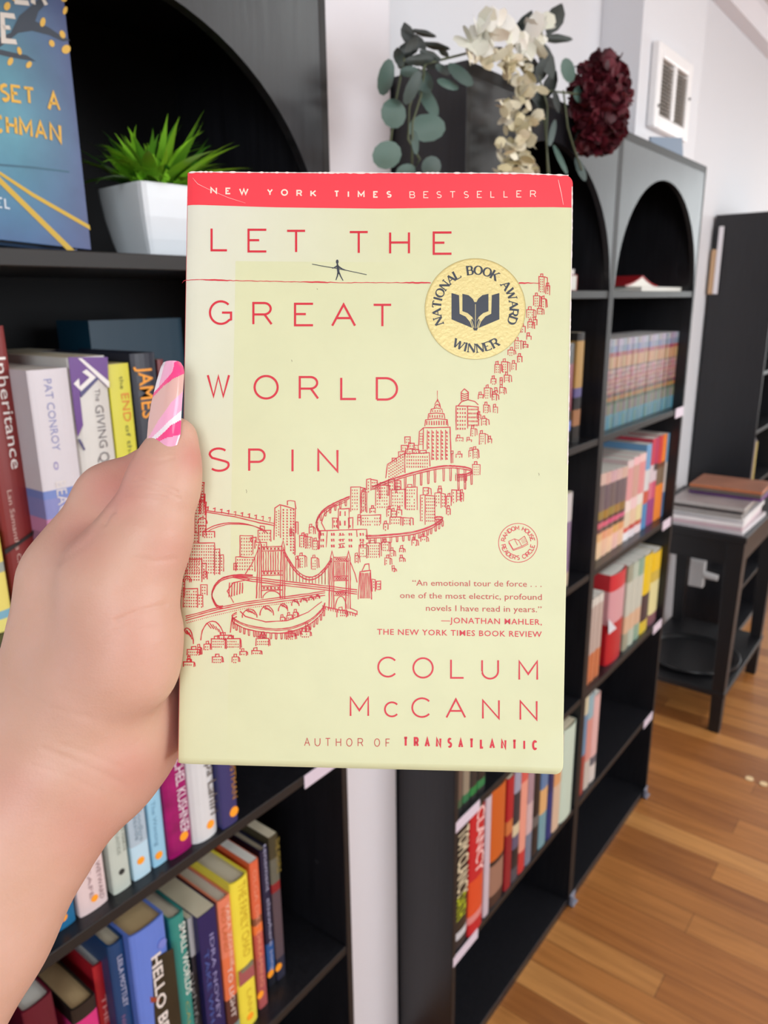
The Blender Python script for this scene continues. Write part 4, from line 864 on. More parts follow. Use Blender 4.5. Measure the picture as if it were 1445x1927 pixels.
# lettering: every capital has its own place and size
def row(M, spec, wpx, lift=INK):
    for ch, x0, x1, yt, yb in spec: glyph(M, bf, ch, x0, x1, yt, yb, wpx, lift)
m = MB()
row(m, [('L', 396, 429, 428, 473), ('E', 465.4, 503, 430, 475), ('T', 538, 576, 432, 476), ('T', 656, 694, 434.6, 478), ('H', 732, 771.5, 435.7, 479), ('E', 814, 851.5, 436, 480),
        ('G', 393, 438, 565, 611.5), ('R', 474.6, 513, 568, 612), ('E', 553, 591, 569.5, 614), ('A', 623, 670, 571, 615), ('T', 701, 738, 571.7, 616),
        ('W', 389, 433, 704, 748), ('O', 477, 524.5, 705.5, 752), ('R', 562, 600.5, 707.5, 752), ('L', 640, 672, 709, 753), ('D', 707, 749, 709.7, 754),
        ('S', 391, 433, 842, 888), ('P', 467, 500, 844, 888), ('I', 548, 553, 844, 889), ('N', 597, 637, 845, 889)], 4.1)
print_mesh(m, 'title_lettering', RED)
m = MB()
row(m, [('C', 710, 748, 1235.5, 1275), ('O', 776, 816, 1237, 1277), ('L', 847, 874, 1240, 1277.5), ('U', 905.5, 939, 1241, 1279), ('M', 975.5, 1012.5, 1243, 1280.6),
        ('M', 658, 694.5, 1311, 1348.6), ('C', 722.6, 751, 1320, 1349.8), ('C', 774, 812, 1312.5, 1351), ('A', 838.5, 877, 1314.5, 1352), ('N', 907, 940.5, 1316.5, 1354), ('N', 977.5, 1011.5, 1318, 1356)], 3.3)
print_mesh(m, 'author_lettering', RED)
m = MB(); y = 1388
for ch, x0, x1, dy in (('A', 572.5, 583.5, 0), ('U', 592, 603, .3), ('T', 612, 622, .5), ('H', 632, 642, .8), ('O', 651.5, 663, 1), ('R', 673, 683.5, 1), ('O', 704, 715, 1.5), ('F', 725.5, 734, 2)): glyph(m, bf, ch, x0, x1, y+dy, y+15.6+dy, 1.45, INK)
print_mesh(m, 'author_of_lettering', RED2)
m = MB()
for i, (ch, a, b_) in enumerate((('T', 552, 578), ('R', 607, 634), ('A', 664, 692), ('N', 723, 752), ('S', 783, 808), ('A', 840, 866), ('T', 897, 922), ('L', 953, 975), ('A', 1003, 1032), ('N', 1063, 1092), ('T', 1122, 1146), ('I', 1180, 1190), ('C', 1226, 1254))):
    dy = 6.6*i/12; glyph(m, bf, ch, 560+a/2.779, 560+b_/2.779, 1386.4+dy, 1405.2+dy, 3.9 if ch != 'I' else 3.6, INK)
print_mesh(m, 'earlier_title_lettering', RED)
m = MB()
for ch, a, b_, yt in (('N', 250, 298, 160), ('E', 358, 397, 163), ('W', 455, 523, 167), ('Y', 655, 697, 171), ('O', 755, 805, 173), ('R', 865, 907, 178), ('K', 965, 1009, 180), ('T', 1135, 1173, 184), ('I', 1232, 1243, 186), ('M', 1304, 1354, 188)):
    glyph(m, bf, ch, 330+a/3.8026, 330+b_/3.8026, 310+yt/3.8026, 310+(yt+48)/3.8026, 2.6 if ch != 'I' else 2.6, INK)
for ch, a, b_ in (('E', 8, 45), ('S', 103, 140)): glyph(m, bf, ch, 700+a/3.8026, 700+b_/3.8026, 310+189/3.8026, 310+237/3.8026, 2.6, INK)
for i, (ch, a, b_) in enumerate((('B', 268, 308), ('E', 367, 405), ('S', 460, 498), ('T', 555, 597), ('S', 655, 692), ('E', 750, 787), ('L', 846, 877), ('L', 940, 972), ('E', 1032, 1070), ('R', 1130, 1173))):
    dy = -6*max(0, i-4)/5; glyph(m, bf, ch, 700+a/3.8026, 700+b_/3.8026, 310+(192+dy)/3.8026, 310+(241+dy)/3.8026, 1.5, INK)
print_mesh(m, 'banner_lettering', CRM)
def line_text(M, s, x0, x1, y0, y1, cap, bold=0, lift=INK, space=1.0):
    vs, fs = letters(s, 1.0, bold=bold, space=space); a = min(v[0] for v in vs); L = max(v[0] for v in vs)-a
    P = []
    for x, y in vs:
        t = (x-a)/L; q = bf.px(x0+(x1-x0)*t, y0+(y1-y0)*t-y*cap/.72); P.append((q[0], q[1], lift))
    M.add(P, fs)
m = MB()
line_text(m, '\u201cAn emotional tour de force . . .', 776, 1019, 1102, 1104.5, 11.5); line_text(m, 'one of the most electric, profound', 752.5, 1019.5, 1125.5, 1129, 11.5); line_text(m, 'novels I have read in years.\u201d', 801.5, 1019, 1149.5, 1152.3, 11.5)
print_mesh(m, 'quote_lettering', RED2)
m = MB()
line_text(m, '\u2014JONATHAN MAHLER,', 830, 1019.5, 1172.4, 1176, 11, .008, space=1.12); line_text(m, 'THE NEW YORK TIMES BOOK REVIEW', 709.5, 1019.5, 1194, 1199, 11, .008, space=1.1)
print_mesh(m, 'quote_source_lettering', RED)

# gold award seal: disc, ring lettering, open book emblem
SX, SY, SR = 894, 581.8, 94.6; SL = .00016
def gold():
    g = mat('gold_foil', (226, 208, 142), .42, .5, metal=.15, bump=.25, bscale=900, var=.05); return g
m = MB(); n = 96
for j, r_ in enumerate((0, .5, .97, 1.0)):
    for i in range(n): a = 2*math.pi*i/n; u_, v_ = bf.px(SX+SR*r_*math.cos(a), SY+SR*r_*math.sin(a)); m.v.append((u_, v_, SL-(.0001 if j == 3 else 0)))
for j in range(3):
    for i in range(n): m.f.append((j*n+i, j*n+(i+1) % n, (j+1)*n+(i+1) % n, (j+1)*n+i)); m.mi.append(0)
seal = print_mesh(m, 'award_seal', gold())
def seal_child(M, name, ma): o = settle(M.build(name, ma, seal)); return o
def ring_text(M, s, cx, cy, rad, cap, a0, a1, top, thick, thin, ser, gap=.26, spc=.55, wk=1.0, lift=SL+.00005, sq=.85):
    ws = [(GL[c][0]*wk*cap*sq if c != ' ' else cap*spc) if c in GL or c == ' ' else 0 for c in s]; ws = [max(w_, cap*.14) for w_ in ws]
    tot = sum(ws)+cap*gap*(len(s)-1); k = math.radians(a1-a0)/tot; pos = 0
    for c, w_ in zip(s, ws):
        if c != ' ':
            th = math.radians(a0)+k*(pos+w_/2); wd = GL[c][0]
            def put(pts, wpx, c=c, th=th, w_=w_, wd=wd):
                Q = []
                for x, y in pts:
                    dx = (x-(wd/2))*(w_/(wd if wd else 1)) if wd else x*cap*.6
                    r_ = rad+y*cap if top else rad-y*cap
                    t = (1, 0); er = (math.cos(th), -math.sin(th)); et = (math.sin(th), math.cos(th)) if top else (-math.sin(th), -math.cos(th))
                    Q.append((cx+er[0]*r_+et[0]*dx, cy+er[1]*r_+et[1]*dx))
                stroke(M, bf, Q, wpx, lift)
            if ser: serif_glyph(put, c, thick, thin, ser)
            else:
                for s_ in GL[c][1]: put(s_, thick)
        pos += w_+cap*gap
m = MB(); ring_text(m, 'NATIONAL BOOK AWARD', SX, SY, 65, 15.5, 203, -22, True, 3.9, 1.7, .17); ring_text(m, 'WINNER', SX, SY, 81.5, 15.5, 238, 304, False, 3.9, 1.7, .17)
seal_child(m, 'seal_lettering', NAVY)
m = MB()
def sp2(L, mir=False): return [(700+((2*739-x) if mir else x)/3.8026, 310+y/3.8026) for x, y in L]
for mir in (False, True):
    for L in ([(568, 920), (622, 936), (626, 1068), (668, 1088), (700, 1126), (716, 1170), (568, 1108)], [(646, 926), (690, 936), (720, 962), (733, 988), (733, 1128), (716, 1092), (684, 1064), (646, 1050)], [(733, 1128), (733, 1180), (722, 1172), (704, 1120), (716, 1100)]):
        flat(m, bf, sp2(L, mir), SL+.00004)
flat(m, bf, sp2([(731, 985), (747, 985), (747, 1178), (731, 1178)]), SL+.00004); flat(m, bf, sp2([(722, 1172), (756, 1172), (750, 1188), (728, 1188)]), SL+.00004)
seal_child(m, 'seal_emblem', NAVY)
m = MB()
for mir in (False, True):
    for L in ([(630, 918), (634, 1058), (676, 1078), (712, 1120), (728, 1168)], [(632, 915), (690, 928), (724, 958), (738, 982)], [(716, 1108), (690, 1076), (642, 1056)]): stroke(m, bf, sp2(L, mir), 1.0, SL+.00006)
stroke(m, bf, sp2([(739, 1000), (739, 1172)]), .9, SL+.00006)
seal_child(m, 'emblem_lines', mat('seal_line_gold', (232, 216, 152), .45))
m = MB(); stroke(m, bf, [(SX+SR*math.cos(a), SY+SR*math.sin(a)) for a in np.linspace(0, 2*math.pi, 80)[:-1]], .9, SL+.00002, True); seal_child(m, 'seal_rim', mat('seal_rim_tan', (188, 172, 112), .5))

# small round reading club mark
CX, CY = 974.8, 1021.6
m = MB(); stroke(m, bf, [(CX+36.6*math.cos(a), CY+36.6*math.sin(a)) for a in np.linspace(0, 2*math.pi, 64)[:-1]], 1.2, INK, True)
ring_text(m, 'RANDOM HOUSE', CX, CY, 24.3, 7.4, 172, 8, True, 1.35, 1, 0, .22, .6, lift=INK); ring_text(m, "READER'S CIRCLE", CX, CY, 31.6, 7.4, 188, 352, False, 1.35, 1, 0, .22, .6, lift=INK)
for L in ([(957, 1019), (968, 1014), (976, 1017), (987, 1009), (993, 1022), (982, 1028), (966, 1034), (957, 1019)], [(976, 1017), (982, 1028)], [(957, 1021), (966, 1036), (983, 1030), (994, 1024)], [(968, 1014), (974, 1026)]): stroke(m, bf, L, 1.1, INK)
for k in range(5): stroke(m, bf, [(980+k*2.2, 1015-k*.9), (984+k*1.8, 1023-k*.7)], .5, INK)
print_mesh(m, 'round_club_mark', RED)

# rope and walker
rg = random.Random(8); m = MB(); P = []; ws = []
for i in range(120):
    x = 336+(1016-336)*i/119; yy = np.interp(x, [336, 540, 640, 710, 820, 1016], [525.6, 530, 531.6, 532, 532.4, 533]); P.append((x, yy+rg.uniform(-.5, .5))); ws.append(1.1+1.6*max(0, math.sin(x*.05)*math.sin(x*.017+1))+rg.uniform(0, .4))
P2 = [(p, w_) for p, w_ in zip(P, ws) if math.hypot(p[0]-SX, p[1]-SY) > SR-1]
for part in ([q for q in P2 if q[0][0] < SX], [q for q in P2 if q[0][0] > SX]): stroke(m, bf, [q[0] for q in part], [q[1] for q in part], INK)
print_mesh(m, 'rope_print', RED)
m = MB(); flat(m, bf, [(634.5+2.6*math.cos(a), 492.4+4.2*math.sin(a)) for a in np.linspace(0, 2*math.pi, 13)[:-1]], INK)
stroke(m, bf, [(587, 496.8), (612, 501.5), (634, 505), (660, 510.5), (690, 517)], [1.2, 1.3, 1.5, 1.3, 1.2], INK*1.5)
for L, w_ in (([(634.5, 495), (635.5, 502), (637, 515)], [2.2, 4.8, 4.2]), ([(635, 500), (629, 503.5), (625, 505)], [3, 2, 1.2]), ([(636, 501), (644, 506), (650, 508)], [3.2, 2, 1.2]), ([(636, 513), (634.5, 520), (632, 527)], [3, 2.2, 1.6]), ([(638, 513), (641, 520), (645.5, 528)], [3, 2.2, 1.6])): stroke(m, bf, L, w_, INK*1.2)
print_mesh(m, 'walker_print', NAVY)

# skyline drawing: pen strokes for buildings, roads and a bridge
m = MB(); rg = random.Random(21); SKY = INK
def pen(L, w_=1.5, j=.35):
    Q = []
    for a, b_ in zip(L, L[1:]):
        n = max(1, int(math.hypot(b_[0]-a[0], b_[1]-a[1])/9))
        for i in range(n): t = i/n; Q.append((a[0]+(b_[0]-a[0])*t+rg.uniform(-j, j), a[1]+(b_[1]-a[1])*t+rg.uniform(-j, j)))
    Q.append(L[-1]); w_ = w_*1.3; stroke(m, bf, Q, [w_*rg.uniform(.75, 1.25) for _ in Q], SKY)
def bld(x, y, w_, h, side=0, cap=1, dx=4.6, dy=6.2, lw=1.4, ww=1.5, sk=0):
    """a small sketched tower: outline open at the foot, rows of pen-dash windows, optional narrow shaded side"""
    pen([(x, y+h*rg.uniform(.86, 1)), (x+sk, y), (x+w_, y+rg.uniform(-1, 1)), (x+w_, y+h*rg.uniform(.86, 1))], lw)
    if side:
        pen([(x+w_, y), (x+w_+side, y+2), (x+w_+side+.6, y+h*rg.uniform(.8, .95))], lw)
        yy = y+5
        while yy < y+h*.85:
            if side > 6:
                for xx in np.arange(x+w_+2.5, x+w_+side-1, dx*.8): pen([(xx, yy), (xx+.2, yy+dy*.45)], ww, .1)
            yy += dy
    yy = y+4
    while yy < y+h*.92:
        for xx in np.arange(x+3.2, x+w_-1.6, dx):
            if rg.random() < .94: pen([(xx+rg.uniform(-.3, .3), yy), (xx+rg.uniform(-.3, .3), yy+dy*.5)], ww, .1)
        yy += dy
    if cap: c = x+w_*rg.uniform(.3, .55); cw = max(4, w_*.36); pen([(c-cw/2, y), (c-cw/2, y-5), (c+cw/2, y-5.5), (c+cw/2, y)], lw)
for a in ((1014, 521, 10, 32, 6), (1027, 538, 7, 18), (1004, 557, 11, 20, 3), (1019, 563, 8, 17, 2), (991, 583, 13, 17, 4), (1011, 581, 9, 12, 3), (993, 606, 9, 14, 3), (1003, 602, 7, 12), (980, 615, 8, 13), (991, 632, 8, 8), (968, 641, 12, 18, 4), (984, 648, 9, 8), (956, 659, 11, 10, 3), (974, 671, 8, 12), (931, 686, 10, 18, 4), (944, 681, 11, 20, 4), (963, 684, 8, 13), (924, 713, 9, 10), (949, 706, 9, 14, 4), (941, 716, 4, 8), (911, 730, 12, 20, 3), (900, 743, 9, 8), (931, 735, 5, 5), (940, 729, 9, 14, 3), (926, 742, 8, 12, 4), (910, 762, 9, 15, 3), (928, 766, 8, 12), (898, 780, 7, 10), (906, 788, 9, 14, 5), (886, 806, 8, 16, 3), (902, 816, 11, 21, 5), (918, 826, 7, 9), (858, 824, 13, 8), (878, 828, 9, 4), (882, 848, 8, 13), (890, 846, 9, 18, 2), (858, 855, 11, 7), (889, 874, 14, 20, 0), (849, 854, 3, 18)):
    bld(*(a+(0,)*(5-len(a))), cap=1, dx=3.6, dy=4.6, lw=1.15, ww=1.1)
bld(858, 764, 22, 46, 20, 0, 4.6, 7.4, 1.4, 1.6); pen([(868, 754), (868, 738), (874, 732), (881, 738), (881, 752)], 1.4)
for k in range(4): pen([(868, 740+4*k), (874, 742+4*k), (881, 740+4*k)], 1.2, .1)
pen([(862, 764), (868, 756), (880, 752), (894, 756), (900, 762)], 1.3)
# stepped tower with a spire
pen([(823, 735), (823, 757)], .9, .2); pen([(818, 762), (823, 752), (828, 762)], 1.2)
for x0, x1, y0, y1 in ((817, 829, 761, 768), (810, 833, 768, 777), (805, 837, 777, 788), (799, 843, 788, 802)):
    pen([(x0, y1), (x0+1.5, y0+2), ((x0+x1)/2, y0), (x1-1.5, y0+2), (x1, y1)], 1.3)
    for xx in np.arange(x0+4, x1-2, 4.6): pen([(xx, y0+4), (xx, y1-2)], 1.5, .1)
pen([(796, 846), (797, 805), (847, 804), (849, 872)], 1.5); pen([(788, 838), (789, 812), (797, 805)], 1.4)
for k in range(5):
    x = 804+k*8.6; pen([(x, 866-(k == 0)*20), (x, 809)], 1.2)
    for yy in np.arange(812, 862-(k == 0)*20, 7): pen([(x+2, yy), (x+3, yy+4)], 1.9, .15)
for xx, y0, y1 in ((791, 815, 836), (794, 815, 838)): 
    for yy in np.arange(y0, y1, 5): pen([(xx, yy), (xx, yy+2.4)], 1.2, .1)
pen([(726, 900), (729, 874), (761, 853), (762, 890)], 1.4); pen([(761, 854), (808, 852), (809, 878)], 1.4)
for r_ in range(6):
    for c in range(8): pen([(732+c*3.7, 874-c*2.2+r_*5.4), (732+c*3.7, 877-c*2.2+r_*5.4)], 1.4, .1)
    for c in range(10):
        if r_ < 4: pen([(766+c*4.2, 858+r_*6.2), (766+c*4.2, 861.5+r_*6.2)], 1.4, .1)
for a in ((738, 862, 8, 8), (750, 850, 12, 12), (764, 845, 12, 10), (776, 846, 12, 8), (755, 838, 12, 12), (769, 834, 10, 10), (779, 838, 8, 10), (762, 822, 10, 14), (790, 848, 12, 6)): bld(*a, cap=0, dx=4, dy=5, ww=1.2)
# elevated road, upper
def road(L, w_=1.5, gap=5, pil=10, pl=13, under=True, step=11):
    Q = []
    L2 = [np.array(p, float) for p in L]
    for i in range(len(L2)-1):
        p0 = L2[max(0, i-1)]; p1 = L2[i]; p2 = L2[i+1]; p3 = L2[min(len(L2)-1, i+2)]
        for k in range(8):
            t = k/8; Q.append(.5*((2*p1)+(-p0+p2)*t+(2*p0-5*p1+4*p2-p3)*t*t+(-p0+3*p1-3*p2+p3)*t**3))
    Q.append(L2[-1]); pen([tuple(q) for q in Q], w_, .2); pen([(q[0], q[1]+gap*.35) for q in Q], w_*.7, .2); pen([(q[0], q[1]+gap) for q in Q], w_, .2)
    if under:
        d = 0
        for a, b_ in zip(Q, Q[1:]):
            d += abs(b_[0]-a[0])
            if d > step: d = 0; x, y = b_[0], b_[1]+gap; pen([(x-1.6, y), (x-1.2, y+pl)], 1.2, .1); pen([(x+1.6, y), (x+1.2, y+pl)], 1.2, .1); pen([(x-1.2, y+pl), (x+1.2, y+pl)], 1.2, .1)
road([(700, 916), (735, 902), (780, 888), (830, 877), (862, 877), (884, 881), (887, 887), (875, 892), (860, 893)], gap=4.6, pl=24, step=12)
for k in range(7): x = 878-k*3.4; pen([(x, 893), (x, 905)], 1.2)
bld(731, 903, 11, 22, 12, 0, 4, 6)
for a in ((660, 917, 18, 50, 9, 1), (680, 926, 10, 42), (707, 913, 26, 46), (736, 922, 26, 36), (763, 917, 22, 44), (690, 902, 8, 24, 12), (791, 932, 9, 56, 18), (818, 928, 12, 30, 8), (840, 934, 9, 18), (850, 922, 9, 26, 8), (866, 927, 6, 18), (840, 957, 7, 12), (680, 970, 36, 18, 0), (673, 974, 6, 16), (696, 957, 10, 9), (728, 958, 8, 16), (736, 962, 10, 12), (747, 959, 9, 12), (734, 973, 20, 16, 4), (758, 974, 14, 16, 5), (722, 986, 8, 12), (796, 918, 10, 14, 5), (824, 920, 7, 8)):
    bld(*(a[:5]+(0,)*(5-len(a[:5]))), cap=(len(a) < 5), dx=4.4, dy=6, lw=1.35, ww=1.35)
# loop road, left and lower
road([(658, 934), (634, 944), (610, 958), (597, 976), (596, 990), (604, 1002)], gap=4, pl=11, step=7); pen([(652, 944), (626, 954), (610, 968), (605, 984), (612, 998)], 1.2)
road([(688, 1008), (730, 1006), (775, 1001), (808, 991), (828, 979), (833, 974), (826, 972), (818, 973)], gap=5, pl=10, step=6)
bld(637, 958, 20, 38, 0, 0, 9, 18, 1.4, 2); bld(626, 975, 9, 20, 0, 0, 4, 9); bld(656, 975, 8, 20, 0, 0, 4, 9)
pen([(600, 1034), (602, 999), (690, 996), (691, 1016)], 1.5); pen([(614, 1030), (616, 998)], 1.2); pen([(672, 1010), (671, 997)], 1.2)
for x in (604, 608, 624, 628, 640, 645, 657, 661, 678, 683):
    for yy in np.arange(1003, 1034, 11): pen([(x, yy), (x+.6, yy+5)], 2, .2)
for yy in (1008, 1016, 1024, 1031): pen([(637, yy), (649, yy-1.5)], 1.3)
for a in ((572, 1010, 13, 22), (582, 992, 8, 14), (588, 1018, 10, 18), (564, 1008, 12, 24), (562, 1046, 12, 24), (586, 1050, 11, 22), (546, 1000, 3, 10), (557, 1052, 4, 18), (676, 1026, 14, 24), (690, 1022, 24, 30), (718, 1020, 14, 18), (724, 1050, 10, 14), (734, 1036, 7, 12), (752, 1032, 7, 8), (752, 1050, 7, 8), (738, 1070, 5, 6), (775, 1016, 9, 12), (792, 1010, 11, 10), (668, 1046, 6, 14)): bld(*a, dx=3.8, dy=5.2, lw=1.25, ww=1.25, side=3)
# fluted tower
pen([(674, 1128), (677, 1076), (697, 1073), (699, 1128)], 1.5); pen([(681, 1074), (687, 1062), (694, 1061), (695, 1073)], 1.3)
for k in range(7): pen([(679+k*2.8, 1078), (678+k*2.9, 1126)], 1.3)
bld(700, 1090, 6, 24, 0, 0, 3, 5); bld(708, 1094, 8, 16, 0, 0, 3, 5)
# twin block and left crowd
pen([(516, 1016), (517, 956), (527, 950), (556, 958), (555, 1045)], 1.5); pen([(528, 951), (528, 1012)], 1.3); pen([(541, 951), (541, 943), (546, 942), (555, 943), (557, 958)], 1.4)
for x in (533, 540, 547, 552):
    for yy in np.arange(958, 1040-(552-x)*1.2, 5.4): pen([(x, yy), (x+.8, yy+3.2)], 1.9, .15)
for yy in np.arange(962, 1012, 5): pen([(520, yy), (520.5, yy+2.6)], 1.3); pen([(524.5, yy-2), (525, yy+.6)], 1.3)
bld(557, 982, 4, 24, 0, 0)
for a in ((452, 1008, 24, 40, 0), (486, 998, 24, 22, 0), (480, 1020, 22, 14, 0), (444, 1048, 36, 30, 0), (440, 1060, 5, 14), (490, 990, 8, 8), (472, 1012, 10, 8)): bld(*a[:4], cap=0, dx=4.6, dy=6, lw=1.35, ww=1.4)
for a in ((378, 908, 6, 40), (376, 930, 10, 40), (366, 944, 22, 60), (382, 1000, 22, 12), (374, 990, 14, 20), (346, 1002, 28, 22), (350, 1022, 54, 60), (404, 1034, 10, 50), (414, 1045, 7, 34), (336, 1052, 44, 46), (380, 1060, 8, 30), (344, 1108, 28, 38), (372, 1120, 10, 24), (378, 1100, 12, 22), (384, 1075, 6, 16), (337, 1095, 10, 30)): bld(*a, cap=0, dx=4.4, dy=5.6, lw=1.4, ww=1.45)
pen(arc(381, 986, 9, -12, 0, 180), 1.4); pen(arc(352, 1096, 8, -12, 0, 180), 1.3); pen(arc(352, 1096, 5, -8, 0, 180), 1.1)
# far deck with lamps and an arch
pen([(389, 964), (440, 972), (490, 984), (516, 989)], 1.5); pen([(389, 961), (440, 968), (490, 979), (516, 985)], 1.3); pen(arc(440, 1012, 62, -28, 160, 20, 16), 1.4); pen(arc(446, 1014, 62, -28, 150, 20, 16), 1.3)
for k in range(10): x = 391+k*13; y = 962+k*2.2; pen([(x, y), (x+1, y-8), (x-3, y-7)], 1.4, .1)
# suspension bridge
for x0, x1, yt, yd, yf in ((488, 532, 1030, 1090, 1126), (624, 655, 1050, 1100, 1146)):
    for x in (x0, x1): pen([(x-5, yf), (x-2, yt), (x+1, yt-13), (x+4, yt), (x+4, yf)], 1.6); pen([(x+1, yt), (x, yf)], 1.2)
    for yy in (yt, yd-14, yd+14):
        pen([(x0+4, yy-1), (x1, yy-2)], 1.3); pen([(x0+4, yy+7), (x1, yy+6)], 1.3)
        for k in range(5): xx = x0+7+k*(x1-x0-10)/5; pen([(xx, yy), (xx+4, yy+5)], 1.3, .1); pen([(xx+4, yy), (xx, yy+5)], 1.3, .1)
    for k in range(7): xx = x0+8+k*(x1-x0-12)/7; pen([(xx, yt+8), (xx, yd-15)], 1.3)
    pen(arc((x0+x1)/2+2, yf, (x1-x0)/2-5, -(yf-yd-22), 180, 0, 10), 1.3)
for dx_, s_ in ((0, 0), (-6, 5)): 
    Q = [(534+(624-534)*t, 1034+s_+100*t*(1-t)*1.75+16*t) for t in np.linspace(0, 1, 16)]; pen(Q, 1.7, .2)
    for q in Q[1:-1:1]: pen([q, (q[0], 1092+(q[0]-534)*.1)], 1)
pen([(486, 1034), (474, 1062), (462, 1080)], 1.3); pen([(658, 1054), (668, 1080), (672, 1096)], 1.3)
for k in (0, 4, 8): pen([(438, 1083+k*.4), (476, 1086+k), (540, 1094+k), (620, 1103+k), (672, 1110+k)], 1.5, .25)
road([(476, 1082), (440, 1082), (412, 1092), (399, 1116), (408, 1138), (420, 1140)], gap=4, pl=0, under=False); pen([(470, 1090), (440, 1096), (428, 1112), (440, 1134)], 1.4)
for k in range(6): x = 432+k*5; pen([(x, 1096), (x-1, 1124-k*1.5)], 1.5)
for k in (0, 3.5, 8): pen([(349, 1160+k), (400, 1146+k), (460, 1133+k), (520, 1125+k), (580, 1117+k), (612, 1112+k)], 1.4, .25)
for k in range(70): x = 352+k*3.6; yy = np.interp(x, [349, 400, 460, 520, 580, 612], [1172, 1158, 1144, 1136, 1128, 1122]); pen([(x, yy), (x, yy+2)], 1.1, .1)
for cx_, cy_, rx, ry in ((470, 1162, 14, 16), (502, 1158, 13, 18), (533, 1150, 9, 14), (556, 1140, 7, 12), (572, 1134, 6, 9), (586, 1130, 5, 8), (598, 1126, 4, 7), (400, 1205, 22, 36), (352, 1212, 12, 30)):
    pen(arc(cx_, cy_, rx, -ry, 180, 0, 12), 1.5)
    for k in range(5): t = k/5; pen([(cx_-rx*.5+rx*1.3*t, cy_-ry*(.92-.5*t*t)), (cx_-rx*.1+rx*1.1*t, cy_-ry*(.62-.5*t*t))], 1.4)
road([(446, 1152), (437, 1160), (460, 1174), (500, 1182), (540, 1182), (580, 1168), (604, 1148), (612, 1134)], gap=8, pl=11, step=5)
pen([(452, 1150), (462, 1160), (500, 1170), (540, 1168), (580, 1152), (606, 1132)], 1.4); pen([(434, 1190), (437, 1162)], 1.4)
pen([(606, 1140), (632, 1146), (660, 1152), (672, 1156), (672, 1150), (658, 1144)], 1.4)
for k in range(14): x = 608+k*4.6; pen([(x, 1141+k), (x+1, 1147+k)], 1.3)
for a in ((540, 1158, 10, 8), (528, 1162, 8, 6), (552, 1152, 8, 10), (634, 1148, 18, 14), (398, 1202, 26, 20), (426, 1202, 26, 20), (410, 1196, 26, 6), (384, 1212, 12, 12), (352, 1222, 24, 12), (372, 1218, 6, 14), (482, 1202, 24, 14), (490, 1194, 9, 8), (536, 1192, 20, 12), (566, 1188, 18, 10), (575, 1178, 6, 10), (400, 1236, 18, 12), (437, 1236, 12, 10), (452, 1226, 12, 8), (474, 1224, 17, 8), (345, 1246, 20, 9), (352, 1240, 6, 6)): bld(*a, dx=3.8, dy=5, lw=1.4, ww=1.4, side=2)
print_mesh(m, 'skyline_print', mat('skyline_red_ink', (208, 26, 46), .45))
m = MB()
for x, y, L in ((463, 921, 7), (1013, 890, 5), (857, 890, 4), (548, 677, 4), (596, 543, 2)): ribbon(m, [bf.px(x, y), bf.px(x+1.5, y+L*.5), bf.px(x+1, y+L)], .00012, INK)
print_mesh(m, 'cover_specks', mat('speck_brown', (110, 90, 66), .8))
# ------------------------------------------------------------------ the hand that holds it
def sdf_mesh(lo, hi, step, field):
    """surface nets over a signed distance field; returns vertices and quads"""
    ax = [np.arange(lo[i], hi[i]+step, step, dtype=np.float32) for i in range(3)]
    D = field(ax[0][:, None, None], ax[1][None, :, None], ax[2][None, None, :]).astype(np.float32)
    nx, ny, nz = D.shape; S = D < 0
    cells = np.zeros((nx-1, ny-1, nz-1), np.int8)
    for a in (0, 1):
        for b in (0, 1):
            for c in (0, 1): cells += S[a:nx-1+a, b:ny-1+b, c:nz-1+c]
    act = (cells > 0) & (cells < 8); idx = np.argwhere(act); ids = -np.ones(act.shape, np.int64); ids[act] = np.arange(len(idx))
    acc = np.zeros((len(idx), 3)); cnt = np.zeros(len(idx)); I, J, K = idx.T
    corners = [(a, b, c) for a in (0, 1) for b in (0, 1) for c in (0, 1)]
    for p in corners:
        for k in range(3):
            if p[k] == 0:
                q = list(p); q[k] = 1
                d0 = D[I+p[0], J+p[1], K+p[2]]; d1 = D[I+q[0], J+q[1], K+q[2]]; x = (d0 < 0) != (d1 < 0)
                t = np.where(x, d0/np.where(x, d0-d1, 1), 0); pos = np.tile(np.array(p, float), (len(idx), 1)); pos[:, k] = t
                acc[x] += pos[x]; cnt[x] += 1
    V = (idx+acc/cnt[:, None])*step+np.array(lo); F = []
    for k in range(3):
        o1, o2 = [(1, 2), (2, 0), (0, 1)][k]
        sl0 = [slice(1, n-1) for n in D.shape]; sl1 = list(sl0); sl0[k] = slice(0, D.shape[k]-1); sl1[k] = slice(1, D.shape[k])
        a, b = S[tuple(sl0)], S[tuple(sl1)]; e = np.argwhere(a != b); base = e.copy()
        for q in range(3):
            if q != k: base[:, q] += 1
        inside = a[tuple(e.T)]
        def cid(d1, d2):
            r = base.copy(); r[:, o1] -= d1; r[:, o2] -= d2; return ids[tuple(r.T)]
        q = np.stack([cid(0, 0), cid(1, 0), cid(1, 1), cid(0, 1)], 1); q[~inside] = q[~inside][:, ::-1]; F.append(q)
    return V, np.concatenate(F)
BASIS = np.stack([RT, UP, -FWD], 1)               # only a convenient frame to lay the joints out in; turned to world places below
def J(px, py, d, r): return np.array([(px-722.5)/F_PX*d, -(py-963.5)/F_PX*d, -d, r*d/F_PX])
thumb = [J(330, 826, .2482, 42), J(318, 872, .2472, 56), J(306, 915, .2462, 66), J(278, 1000, .2448, 78), J(222, 1105, .2452, 92)]
thenar = [J(222, 1105, .2452, 92), J(233, 1195, .2460, 104), J(226, 1245, .2468, 106), J(185, 1285, .2490, 112)]
heel = [J(190, 1290, .2680, 100), J(246, 1395, .2760, 84), J(222, 1440, .2740, 74)]
